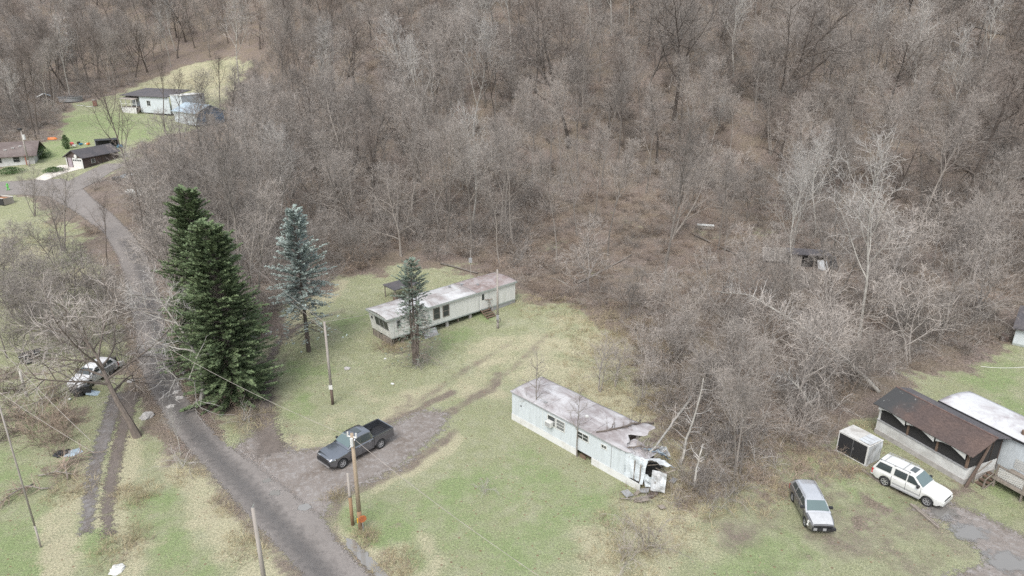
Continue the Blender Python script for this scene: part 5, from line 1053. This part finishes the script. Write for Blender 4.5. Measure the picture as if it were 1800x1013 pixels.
# old white car under the leaning tree
A_, B_ = G(134, 688), G(188, 655); hd = math.atan2(A_[1] - B_[1], A_[0] - B_[0]); wp = paint('white_car_paint', (.62, .62, .62), .45)
PW = dict(PV); PW.update(L=4.6, lamps=1, roofm=wp, bumper=wp); PW['wsm'] = GL; PW['top'] = [(2.3, .72), (2.1, .84), (1.4, .97), (1.0, 1.0), (-2.1, 1.05), (-2.3, .85)]
wc = car('white_car', ((A_[0] + B_[0]) / 2, (A_[1] + B_[1]) / 2 + .4), hd, PW, wp, 'old white car among junk under the leaning bare tree', 'car')
for x0 in (-.1, -1.0): bx('grey_door', M['trim_grey'], wc, x0 - .85, x0, .875, .89, .4, .95)

# ------------------------------------------------------------------ poles, wires, sign
def pole(px, py, top, r, label, mats, base_frac=.18, lean=(0, 0), name='utility_pole'):
    x, y, z = G(px, py); h = height_to(x, y, top); e = empty(name, (x, y, z), 0, label=label, cat='pole'); q = h * base_frac; lx, ly = lean
    MB().tube([(0, 0, -.3), (lx * q, ly * q, q)], [r * 1.12, r * 1.08], 9).build('base_section', mats[1], e, True); MB().tube([(lx * q, ly * q, q), (lx * h * .6, ly * h * .6, h * .6), (lx * h, ly * h, h)], [r * 1.08, r * .92, r * .75], 9).build('shaft', mats[0], e, True)
    return e, (x + lx * h, y + ly * h, z + h), h
p1, t1, h1 = pole(474, 1080, 893, .13, 'weathered brown pole on the grass bank beside the road', (M['pole_grey'], M['pole_grey']))
MB().tube([(-.1, 0, h1 - .1), (.1, 0, h1 + .25)], .02, 5).build('pin', M['trim_green'], p1)
p2, t2, h2 = pole(585, 711, 566, .12, 'grey pole with a dark tarred foot on the lawn above the pickup', (M['pole_grey'], M['tar_pole']), .2)
bx('marker_plate', M['white_paint'], p2, -.16, .16, -.16, -.11, 1.55, 1.95)
p3, t3, h3 = pole(634, 930, 762, .14, 'tall tan utility pole with a cross fitting beside the junction', (flat('pole_tan', (.38, .31, .225), .9, c2=(.29, .22, .155), stretch=(1, 1, .15)), M['pole_brown']), .2)
MB().tube([(-.32, .1, h3 - .25), (.32, -.1, h3 - .25)], .05, 6).build('cross_arm', M['white_paint'], p3); MB().tube([(0, -.2, h3 - .8), (0, -.2, h3 - .25)], .1, 8).build('insulator', M['white_paint'], p3)
for s_ in (-.28, .28): MB().tube([(s_, -s_ * .3, h3 - .2), (s_, -s_ * .3, h3 + .05)], .05, 6).build('insulator', M['white_paint'], p3)
p4, t4, h4 = pole(620, 923, 832, .11, 'short brown pole standing close beside the tall utility pole', (M['pole_grey'], M['pole_brown']), .55)
p5, t5, h5 = pole(875, 577, 474, .12, 'grey pole with a meter coil in front of the far mobile home', (M['pole_grey'], M['pole_grey']))
bx('meter_box', M['trim_grey'], p5, -.14, .14, -.26, -.12, 1.1, 1.6); MB().tube([(.12 + .22 * math.cos(a), -.2, 1.0 + .22 * math.sin(a)) for a in np.linspace(0, 6.28, 14)], .03, 5).build('cable_coil', M['black_plastic'], p5)
p6, t6, h6 = pole(52, 293, 228, .16, 'utility pole with a transformer beside the brown roofed house', (M['pole_grey'], M['pole_grey']))
MB().tube([(.3, 0, h6 - 1.9), (.3, 0, h6 - 1.0)], .25, 10).build('transformer', M['white_paint'], p6); MB().tube([(-.6, 0, h6 - .2), (.6, 0, h6 - .2)], .07, 5).build('cross_arm', M['old_wood'], p6); bx('lamp', M['black_plastic'], p6, -.5, .1, -.3, .3, h6 - .1, h6 + .2)
p7, t7, h7 = pole(72, 962, 690, .055, 'slender pale grey pole beside the brush pile', (M['pole_grey'], M['pole_grey']), .15, (.0, .0))
p8, t8, h8 = pole(47, 697, 652, .13, 'short pale stump post beside the dark brush', (M['bark_pale'], M['bark_pale']), name='stump_post')
def wire(a, b_, sag, label, r=.014, mat='pole_grey', n_=18):
    a, b_ = Vector(a), Vector(b_); e = MB().tube([tuple(a.lerp(b_, k / n_) - a - Vector((0, 0, sag * 4 * (k / n_) * (1 - k / n_)))) for k in range(n_ + 1)], r, 4).build('wire', M[mat], None, label=label, cat='wire'); e.location = a
g1 = (38, 30, 8.5)
wire((t3[0], t3[1], t3[2] - .3), (-38, 58, 8.5), .9, 'wire from the tall tan pole over the pickup to the brush across the road')
wire((t3[0] + .2, t3[1], t3[2] - .5), (6, 22, 6.5), .5, 'wire from the tall tan pole across the lawn')
wire(t2, (t5[0], t5[1], t5[2] - .3), .7, 'wire between the lawn pole and the meter pole')
wire((t5[0], t5[1], t5[2] - .2), (FX + 9 * math.cos(FA), FY + 9 * math.sin(FA) + 2, fz + 3.5), .3, 'service wire from the meter pole to the far mobile home roof')
wire(t2, (-52, 100, 12), 1.2, 'wire from the lawn pole past the blue spruce to the woods'); wire((t2[0], t2[1], t2[2] - .8), (-50, 101, 11), 1.2, 'lower wire from the lawn pole to the woods')
wire((-24, 34, 9), (-52, 60, 9), .8, 'pale wire crossing above the old cart'); wire((-24, 34, 8.2), (-56, 58, 7.5), .8, 'lower pale wire above the old cart')
g = G(1702, 690); d_ = ray(1840, 640); k_ = 52 / d_[1]; wire((g[0] - .6, g[1] - 1.5, 3.4), (d_[0] * k_, 52, CAMH + d_[2] * k_), .25, 'yellowish service wire above the white mobile home roof', .02, 'white_paint')
wire(t6, (-120, 120, 13), .8, 'wire at the transformer pole by the brown house')
g = G(639, 935); sg_ = empty('rusty_sign', g, R(25), label='small rusty orange sign on a short post beside the tall utility pole', cat='sign')
MB().tube([(0, 0, -.1), (0, 0, .9)], .03, 6).build('post', M['trim_grey'], sg_); sp_ = MB().prism([(.28 * math.cos(R(22.5 + 45 * k)), -.04, 1.05 + .28 * math.sin(R(22.5 + 45 * k))) for k in range(8)], (0, .02, 0)).build('plate', stained('rusty_orange', (.42, .13, .04), (.26, .075, .035), (.5, .22, .06), 2.), sg_)
bx('reflector', flat('amber', (.7, .38, .03), .4), sg_, -.36, -.3, -.06, .0, .85, 1.2)

# ------------------------------------------------------------------ houses up the valley
def gable(par, L, W, ze, zr, m, over=.4, name='roof'):
    for sg in (0, 1):
        y0, y1 = (-over, W / 2) if sg == 0 else (W + over, W / 2); zo = ze - over * (zr - ze) / (W / 2)
        MB().prism([(-over, y0, zo), (L + over, y0, zo), (L + over, y1, zr), (-over, y1, zr)], (0, 0, .12)).build(name, m, par)
A_, B_, C_ = G(119, 292), G(148, 297), G(213, 276); ang = math.atan2(C_[1] - B_[1], C_[0] - B_[0])
gr = empty('garage', (B_[0], B_[1], B_[2] - .1), ang, label='small dark garage with a white door beside the side road', cat='garage'); L, W = 8.4, 4.2
bx('side_wall', M['brick_dark'], gr, 0, L, 0, .15, 0, 2.3); bx('side_wall', M['brick_dark'], gr, 0, L, W - .15, W, 0, 2.3); bx('rear_wall', M['brick_dark'], gr, L - .15, L, .152, W - .152, 0, 2.3)
MB().prism([(0, .152, 0), (0, W - .152, 0), (0, W - .152, 2.3), (0, W / 2, 3.4), (0, .152, 2.3)], (.12, 0, 0)).build('gable_wall', M['brick_dark'], gr)
gd = bx('garage_door', M['white_paint'], gr, -.05, -.004, .2, 2.5, 0, 2.1)
for k in range(4): bx('pane', M['glass'], gd, -.06, -.052, .32 + k * .55, .72 + k * .55, 1.5, 1.8)
bx('door', flat('lilac_door', (.33, .28, .30), .6), gr, -.04, -.004, 2.75, 3.7, 0, 2.05); bx('trim', M['white_paint'], gr, -.06, -.004, .0, .18, 0, 2.3); bx('trim', M['white_paint'], gr, -.06, -.004, W - .2, W, 0, 2.3)
MB().tube([(-.3, 1.3, 2.5), (-.06, 1.3, 2.5)], .35, 12).build('dish', M['white_paint'], gr); window(gr, 1.9, 2.7, .9, 1.6, 0); bx('post', M['brown_wood'], gr, 4.4, 4.5, -.05, -.004, 0, 2.2)
gable(gr, L, W, 2.3, 3.5, M['shingle_dark'])
x, y, z = G(222, 277); bxs = empty('white_crate', (x, y, z), ang + .3, label='white slatted crate beside the garage wall', cat='crate')
for k in range(4): bx('slat', M['white_paint'], bxs, -.9, .9, -.3, -.25, .1 + k * .2, .24 + k * .2); bx('slat', M['white_paint'], bxs, -.9, .9, .25, .3, .1 + k * .2, .24 + k * .2)
A_, B_ = G(-70, 300), G(62, 288); ang = math.atan2(B_[1] - A_[1], B_[0] - A_[0]); hs_ = empty('ranch_house', (A_[0], A_[1], A_[2]), ang, label='long low house with a brown shingle roof beside the transformer pole', cat='house'); L, W = math.hypot(B_[0] - A_[0], B_[1] - A_[1]), 8.
bx('front_wall', M['stucco'], hs_, 0, L, 0, .2, 0, 2.4); bx('end_wall', M['stucco'], hs_, L - .2, L, .202, W, 0, 2.4); gable(hs_, L, W, 2.4, 4.3, M['shingle_house'], .7)
for x in (L - 6.5, L - 10, L - 3.5): window(hs_, x, x + 1.1, 1.0, 2.0, 0)
for x in (L - 7.4, L - 1.4): bx('porch_post', flat('red_post', (.3, .12, .08)), hs_, x, x + .18, -.6, -.45, 0, 2.3)
for k in range(3): bx('skylight', M['white_paint'], hs_, L - 5 + k * 1.2, L - 4.5 + k * 1.2, 1.2 + k * .5, 1.5 + k * .5, 3.2 + k * .24, 3.3 + k * .24)
A_, B_ = G(222, 196), G(300, 205); ang = math.atan2(B_[1] - A_[1], B_[0] - A_[0]); uh = empty('white_house', (A_[0], A_[1], A_[2]), ang, label='white house with a dark roof and a covered porch below the meadow', cat='house'); L, W = math.hypot(B_[0] - A_[0], B_[1] - A_[1]) + 4, 8.
bx('front_wall', M['siding_blue'], uh, 5.5, L - 3.8, 0, .2, 0, 4.0); bx('annex', M['siding_blue'], uh, L - 3.8, L, .6, W, 0, 4.5); bx('annex_trim', M['white_paint'], uh, L - 3.9, L + .1, .5, W + .1, 4.5, 4.62); bx('back_wall', M['siding_blue'], uh, -.5, 5.5, 2.6, 2.8, 0, 4.2); bx('end_wall', M['siding_end'], uh, -.5, -.3, 2.802, W, 0, 4.2)
MB().prism([(-.9, -.4, 4.0), (L - 4, -.4, 4.0), (L - 4, W, 5.2), (-.9, W, 5.2)], (0, 0, .15)).build('roof', M['shingle_dark'], uh)
MB().prism([(-.6, -1.0, 3.2), (4.6, -1.0, 3.1), (5.4, 2.6, 4.0), (-.4, 2.6, 4.0)], (0, 0, .1)).build('porch_roof', M['pole_grey'], uh)
for k in range(7):
    a = R(200 + 25 * k); bx('porch_skirt', M['skirt_white'], uh, -.3 + k * .75, .45 + k * .75, -.9 - .25 * math.sin(math.pi * (k + .5) / 7), -.84 - .25 * math.sin(math.pi * (k + .5) / 7), -.4, 1.2)
bx('porch_floor', M['old_wood'], uh, -.4, 5.2, -.8, 2.6, 1.1, 1.22)
for x in (-.4, 1.4, 3.2, 5.0): bx('porch_post', M['white_paint'], uh, x, x + .14, -.85, -.71, 1.2, 3.2)
bx('porch_rail', M['white_paint'], uh, -.4, 5.1, -.85, -.79, 2.0, 2.1); window(uh, .4, 1.6, 2.2, 3.6, 2.6, 1, 2, gm='glass_grey'); bx('door', M['dark'], uh, 2.6, 3.5, 2.55, 2.596, 1.25, 3.3); window(uh, 8, 9.2, 1.8, 3.0, 0, 2, 2)
for k in range(4): bx('porch_step', M['old_wood'], uh, 5.3, 6.3, -.6 - .35 * k, -.3 - .35 * k, .9 - .25 * k, 1. - .25 * k)
A_, B_ = G(308, 214), G(346, 224); ang = math.atan2(B_[1] - A_[1], B_[0] - A_[0]); us = empty('metal_garage', (A_[0], A_[1], A_[2] - .2), ang, label='white shed with a pale blue metal roof below the white house', cat='shed'); L, W = math.hypot(B_[0] - A_[0], B_[1] - A_[1]) + .6, 7.
bx('front_wall', M['siding_blue'], us, 0, L, 0, .15, 0, 2.9); MB().prism([(L, 0, 0), (L, W, 0), (L, W, 2.9), (L, W / 2, 4.4), (L, 0, 2.9)], (-.15, 0, 0)).build('gable_wall', flat('shed_blue', (.10, .16, .24), .6), us); gable(us, L, W, 2.9, 4.5, M['blue_metal'])
bx('door', M['pole_grey'], us, L + .002, L + .03, 2.3, 4.4, 0, 2.4)

# ------------------------------------------------------------------ junk, toys and small things
def place(px, py): return G(px, py)
g = place(240, 344); bt = empty('derelict_boat', (g[0], g[1], g[2]), R(-28), label='derelict white open boat full of debris in the brush', cat='boat')
def boat(u, v, s=1., d=0.):
    x = (u - .5) * 5.4; w_ = .95 * s * (1 - max(0, (.5 - u) * 2 - .1) ** 2.2) * (1 if u < .92 else .9); a = (v - .5) * math.pi; return (x * (s if s < 1 else 1), w_ * math.sin(a), .75 - .72 * math.cos(a) * s + .2 * max(0, .4 - u) + d)
MB().grid(lambda u, v: boat(u, v), 16, 10).build('hull', M['white_paint'], bt, True).modifiers.new('thickness', 'SOLIDIFY').thickness = .05
for k in (4, 8, 12): bx('seat', M['white_paint'], bt, -2.7 + k * .34, -2.4 + k * .34, -.75, .75, .5, .56)
rng = random.Random(8)
for k in range(8): x, y = rng.uniform(-1.5, 2.2), rng.uniform(-.5, .5); MB().tube([(x, y, .35), (x + rng.uniform(-.6, .6), y + rng.uniform(-.4, .4), rng.uniform(.5, .8))], rng.uniform(.04, .12), 5).build('debris', M[rng.choice(['old_wood', 'white_paint', 'dark', 'trim_grey'])], bt)
def heap(px, py, label, items, spread, seed, cat, name):
    g = place(px, py); e = empty(name, g, 0, label=label, cat=cat); rng = random.Random(seed)
    for nm, mt, sx, sy, sz in items:
        x, y, a = rng.gauss(0, spread), rng.gauss(0, spread), rng.uniform(0, 3); c_, s_ = math.cos(a), math.sin(a); mb = MB().box(-sx, sx, -sy, sy, 0, sz); tl = rng.uniform(-.35, .35)
        mb.v = [(x + c_ * vx - s_ * vy, y + s_ * vx + c_ * vy, vz + tl * vx + .05) for vx, vy, vz in mb.v]; mb.build(nm, M[mt] if isinstance(mt, str) else mt, e)
    return e
green = flat('lime_plastic', (.12, .55, .08), .4); orange = flat('orange_plastic', (.75, .22, .05), .5); blue = flat('blue_tarp', (.06, .25, .42), .5)
heap(222, 312, 'pile of scrap metal and bags beside the side road', [('scrap_sheet', 'sheet_metal', .8, .5, .2), ('bag', 'blue_metal', .5, .4, .5), ('box', 'trim_grey', .4, .4, .5), ('bag', 'white_paint', .3, .3, .3), ('scrap_sheet', 'black_plastic', .5, .5, .3), ('bag', green, .25, .2, .25)], .9, 3, 'junk pile', 'scrap_heap')
heap(145, 254, 'cluster of bright toys behind the garage', [('toy', flat('red_toy', (.5, .08, .07)), .35, .3, .5), ('toy', 'white_paint', .4, .3, .3), ('toy', orange, .25, .25, .4), ('toy', 'dark', .3, .2, .5), ('toy', 'white_paint', .3, .2, .2), ('toy', blue, .3, .3, .3)], 1.2, 5, 'toys', 'toy_cluster')
heap(152, 694, 'black junk machine parts beside the old white car', [('engine', 'black_plastic', .5, .4, .7), ('drum', 'rubber', .35, .35, .5), ('panel', 'blue_metal', .5, .4, .08), ('frame', 'dark', .7, .2, .4), ('bag', 'white_paint', .12, .1, .1)], .55, 7, 'junk pile', 'scrap_heap')
heap(192, 645, 'heap of white and rusty scrap behind the old white car', [('panel', 'white_paint', .6, .4, .25), ('panel', 'white_paint', .5, .4, .4), ('box', 'brick_dark', .5, .3, .5), ('panel', 'sheet_metal', .5, .5, .1), ('box', 'dark', .4, .4, .6)], .7, 9, 'junk pile', 'scrap_heap')
g = place(56, 634); ct = empty('old_cart', g, R(30), label='dark tilted utility cart with a white wheel in the field', cat='cart')
MB().prism([(-.9, -.6, .55), (.9, -.6, .75), (.9, .6, .75), (-.9, .6, .55)], (0, 0, .22)).build('bed', M['black_plastic'], ct); MB().tube([(.9, 0, .6), (2.2, 0, .15)], .04, 5).build('drawbar', M['trim_grey'], ct); MB().tube([(-.9, -.62, .8), (.9, -.62, 1.0)], .03, 5).build('rail', M['white_paint'], ct)
for sg in (1, -1): wheel(ct, -.2, sg * .75, .38, .2, sg, .6, 5)
g = place(15, 335); kd = empty('safety_figure', g, R(10), label='bright green safety figure standing at the road junction', cat='sign')
MB().tube([(0, 0, .45), (0, 0, .95)], [.13, .11], 8).build('torso', green, kd, True); MB().tube([(0, 0, .95), (0, 0, 1.25)], [.12, .12], 10).build('head', green, kd, True)
for sg in (-1, 1): MB().tube([(sg * .06, 0, .5), (sg * .22, -.05, 0)], .075, 7).build('leg', green, kd, True); MB().tube([(sg * .1, 0, .88), (sg * .38, 0, .75 + .3 * (sg > 0))], .05, 6).build('arm', green, kd, True)
g = place(6, 358); db = empty('dump_box', g, R(-20), label='open pale dump box with rusty soil inside beside the road', cat='container')
for b_ in ((-1.4, 1.4, -.9, -.82, 0, 1.1), (-1.4, 1.4, .82, .9, 0, 1.1), (-1.4, -1.32, -.82, .82, 0, 1.1), (1.32, 1.4, -.82, .82, 0, 1.1)): bx('side', M['black_plastic'] if b_[2] == -.9 else M['pole_grey'], db, *b_)
bx('soil', M['dead_leaf'], db, -1.31, 1.31, -.81, .81, .1, .9); bx('rim', M['white_paint'], db, -1.45, 1.45, -.95, -.8, 1.1, 1.16); bx('rim', M['white_paint'], db, -1.45, 1.45, .8, .95, 1.1, 1.16)
g = place(92, 245); cz = MB(); 
for k in range(16):
    a = 2 * math.pi * k / 16; cz.v.append((1.1 * math.cos(a), .7 * math.sin(a), .0))
for k in range(16): cz.v.append((.8 * cz.v[k][0], .8 * cz.v[k][1], .35))
cz.f = [(k, (k + 1) % 16, (k + 1) % 16 + 16, k + 16) for k in range(16)] + [tuple(range(16, 32))]; cz.mi = [0] * 17; o = cz.build('sled', orange, None, label='orange plastic sled lying on the green yard', cat='sled'); o.location = (g[0], g[1], g[2] + .02)
g = place(125, 178); pl = empty('above_ground_pool', g, 0, label='round dark above ground pool at the wood edge', cat='pool'); MB().tube([(0, 0, 0), (0, 0, 1.1)], 2.9, 28, False).build('wall', M['trim_grey'], pl); MB().tube([(0, 0, .75), (0, 0, .85)], 2.85, 28).build('water', M['dark'], pl); MB().tube([(2.95 * math.cos(a), 2.95 * math.sin(a), 1.12) for a in np.linspace(0, 6.283, 29)], .09, 5, False).build('rim', M['trim_grey'], pl)
g = place(80, 178); ta = empty('tarp_shelter', g, R(35), label='pale tarp tent roof among the brush near the pool', cat='shelter'); MB().prism([(-1.8, -1.6, 1.2), (0, -1.6, 2.1), (0, 1.6, 2.1), (-1.8, 1.6, 1.2)], (0, 0, .04)).build('roof', M['white_paint'], ta); MB().prism([(0, -1.6, 2.1), (1.8, -1.6, 1.2), (1.8, 1.6, 1.2), (0, 1.6, 2.1)], (0, 0, .04)).build('roof', M['blue_metal'], ta)
for x in (-1.7, 1.7):
    for y in (-1.5, 1.5): bx('post', M['old_wood'], ta, x - .05, x + .05, y - .05, y + .05, -.2, 1.25)
g = place(168, 187); cb = empty('brown_cabinet', g, R(20), label='tall brown cabinet standing on the green yard', cat='cabinet'); bx('body', M['brick_dark'], cb, -.5, .5, -.3, .3, 0, 1.6); bx('door', flat('rust_brown', (.22, .09, .06)), cb, -.46, .46, -.33, -.302, .1, 1.5); bx('lid', M['white_paint'], cb, -.5, .1, -.3, .3, 1.6, 1.7)
for px, py, lab in ((142, 186, 'long white board lying on the green yard'), (158, 188, 'short white board lying beside the brown cabinet')):
    g = place(px, py); o = MB().box(-1.2, 1.2, -.25, .25, .02, .1).build('board', M['white_paint'], None, label=lab, cat='board'); o.location = g; o.rotation_euler = (0, 0, -.3)
g = place(190, 262); pg = empty('canopy_frame', g, R(30), label='dark mesh canopy frame with blue tarps behind the garage', cat='canopy')
bx('mesh_top', M['black_plastic'], pg, -2.2, 2.2, -1.5, 1.5, 2.0, 2.04)
for x in (-2.15, 2.15):
    for y in (-1.45, 1.45): bx('post', M['trim_grey'], pg, x - .05, x + .05, y - .05, y + .05, 0, 2.)
bx('blue_tarp', blue, pg, -2.6, -1.6, -1.8, -1.2, 0, .6); bx('blue_tarp', blue, pg, 1.7, 2.8, -1.7, -1.3, .4, .9); bx('side_net', M['black_plastic'], pg, -2.1, 2.1, 1.46, 1.48, .3, 1.9)
# evergreen shrubs
def leafy(seed, h, r, n_, mat):
    rng = random.Random(seed); mb = MB()
    for i in range(n_):
        a, b_ = rng.uniform(0, 6.28), rng.random() ** .5; z = rng.random(); q = r * b_ * math.sin(math.pi * min(.95, z * .85 + .12)) * (1 + .25 * math.sin(3 * a + seed)); p = Vector((q * math.cos(a), q * math.sin(a), z * h)); d = Vector((rng.gauss(0, 1), rng.gauss(0, 1), rng.gauss(.3, .6))).normalized(); u = rnd_perp(rng, d, rng.uniform(0, 6))
        L_ = rng.uniform(.12, .25); mb.add([tuple(p), tuple(p + d * L_ * .5 + u * .07), tuple(p + d * L_), tuple(p + d * L_ * .5 - u * .07)], [(0, 1, 2, 3)])
    return mb
for px, py, h, r, lab in ((76, 278, 2.4, 1.5, 'round dark green shrub at the corner of the brown house'), (118, 262, 2.9, .8, 'narrow brown green conifer shrub beside the toys'), (20, 305, 1.1, 2.6, 'low clipped hedge in front of the brown house'), (95, 302, .8, 2., 'low brown green planting beside the concrete apron')):
    g = place(px, py); e = empty('evergreen_shrub', g, 0, label=lab, cat='shrub'); leafy(px, h, r, 1500, 0).build('foliage', M['shrub_leaf'], e); MB().tube([(0, 0, -.1), (0, 0, h * .6)], [.08, .03], 5).build('stem', M['bark'], e)
# bare shrubs and brush standing in the open
def shrub(px, py, kind, s, label, group=None): x, y, z = G(px, py); return link_mesh('bare_shrub', SHR[kind][0], None, (x, y, z), px * .1, s, label=label, cat='shrub', group=group)
for px, py, kd, s in ((80, 735, 1, 1.), (60, 765, 1, 1.1), (105, 755, 1, .9), (95, 705, 3, 1.2), (115, 725, 1, 1.), (70, 710, 1, 1.1), (130, 740, 1, .8), (90, 750, 1, 1.3), (75, 780, 1, 1.2), (100, 780, 1, 1.1), (85, 690, 1, 1.3), (110, 700, 0, .9), (60, 740, 1, 1.3), (120, 770, 1, .9), (95, 800, 1, .9)): shrub(px, py, kd, s, 'brown tangled leafless shrub in the brown brush patch beside the slender pole', 'shrubs of the brown brush patch')
for px, py in ((8, 690), (20, 715), (5, 740), (25, 760), (12, 665), (30, 690), (3, 775), (35, 735)): shrub(px, py, 3, 1.4, 'dark dense leafless bush around the pale stump post', 'dark bushes at the stump post')
for px, py, kd, s, lb in ((850, 862, 4, .55, 'small lone twiggy bush on the lawn in front of the near mobile home'), (1100, 985, 0, .9, 'pale loose shrub at the bottom of the lawn'), (1140, 960, 0, 1., 'wide pale shrub in the dead grass below the crushed end'), (430, 742, 4, .8, 'straggly bush under the green spruce'), (668, 615, 1, .7, 'brown shrub against the skirting boards of the far mobile home'),
                         (325, 820, 4, .9, 'grey fuzzy bush on the verge beside the road'), (1470, 800, 1, .5, 'low tangled bush behind the silver hatchback'), (1430, 845, 1, .5, 'flattened pale brush beside the silver hatchback'), (730, 645, 4, .8, 'pale dead branches around the foot of the small spruce'), (745, 640, 4, .7, 'second clump of pale dead branches at the small spruce')):
    shrub(px, py, kd, s, lb)
for k, (px, py) in enumerate(((70, 840), (100, 832), (120, 845), (85, 862), (60, 855))):
    g = G(px, py); a = k * 1.1; lying('brush_pile_branch', [(g[0], g[1], .15), (g[0] + 1.3 * math.cos(a), g[1] + 1.3 * math.sin(a), .5), (g[0] + 2.6 * math.cos(a), g[1] + 2.6 * math.sin(a), .3)], .06, .03, 22, 1.2, ['long grey', 'forked tan', 'thick dark', 'curved pale', 'short brown'][k] + ' cut branch in the brush pile beside the slender pole', 'branch', 'bark', 'twig_tan', k + 40)
def blob(px, py, s, mat, label, name, cat, seed=1, flatn=.6):
    g = place(px, py); rng = random.Random(seed); bm = bmesh.new(); bmesh.ops.create_icosphere(bm, subdivisions=3, radius=1)
    for v in bm.verts: f_ = 1 + .25 * math.sin(v.co.x * 4 + seed) * math.cos(v.co.y * 5 + seed * 2) + .12 * math.sin(v.co.z * 9 + v.co.x * 7); v.co = Vector((v.co.x * f_ * s * 1.2, v.co.y * f_ * s, max(v.co.z * f_ * s * flatn, -.02) + .02))
    me = bpy.data.meshes.new(name); bm.to_mesh(me); bm.free(); me.materials.append(mat); link_mesh(name, me, None, g, rng.uniform(0, 6), label=label, cat=cat)
blob(205, 1003, .4, M['white_paint'], 'crumpled white plastic sheet on the dry grass below the tracks', 'plastic_sheet', 'sheet', 3, .4); blob(108, 798, .45, M['black_plastic'], 'black rubbish bag beside the brown brush patch', 'rubbish_bag', 'bag', 4, .5); blob(128, 796, .5, M['blue_metal'], 'grey blue tarp scrap beside the black bag', 'tarp_scrap', 'tarp', 5, .15)
blob(258, 733, .5, M['concrete'], 'grey rock beside the leaning tree', 'rock', 'rock', 6); blob(690, 675, .15, M['white_paint'], 'small white scrap on the lawn near the small spruce', 'litter_scrap', 'litter', 7, .3); blob(677, 631, .13, M['white_paint'], 'white scrap on the grass below the skirting boards', 'litter_scrap', 'litter', 8, .4)
for k, (px, py) in enumerate(((320, 655), (310, 690), (315, 700), (230, 670), (300, 715), (610, 648))): blob(px, py, .3, M['concrete'], ['flat pale stone at the road edge under the spruces', 'long pale stone at the road edge by the leaning pale tree', 'small pale stone beside the long one', 'round pale stone near the white car', 'pale stone on the dark road shoulder', 'pale pebble on the upper lawn'][k], 'stone', 'stone', 20 + k, .35)
for a, b_, lab in (((1600, 888), (1650, 930), 'long grey timber on the grass beside the utility vehicle'), ((1606, 890), (1648, 926), 'second grey timber lying close along the first'), ((1515, 828), (1555, 855), 'weathered timber between the silver shed and the utility vehicle')):
    A_, B_ = G(*a), G(*b_); an = math.atan2(B_[1] - A_[1], B_[0] - A_[0]); o = MB().box(0, math.hypot(B_[0] - A_[0], B_[1] - A_[1]), -.07, .07, .02, .14).build('timber', M['old_wood'], None, label=lab, cat='timber'); o.location = A_; o.rotation_euler = (0, 0, an)

lying('arched_tree', [G(1545, 690), GZ(1480, 625, 2.6), GZ(1400, 568, 4.2), GZ(1320, 520, 4.8), GZ(1255, 512, 4.0)], .2, .04, 70, 2.6, 'long pale trunk arched over the brush behind the porch building', 'fallen tree', 'bark_pale', 'twig_pale', 77, .5)
g = G(1440, 735); lying('broken_limb', [g, (g[0] - 1.5, g[1] + 1., 2.2), (g[0] - 2.8, g[1] + 1.4, 3.4), (g[0] - 4., g[1] + 1.2, 3.2)], .1, .03, 40, 1.6, 'pale crooked limb bending over the brush beside the metal shed', 'branch', 'bark_pale', 'twig_pale', 78, .4)
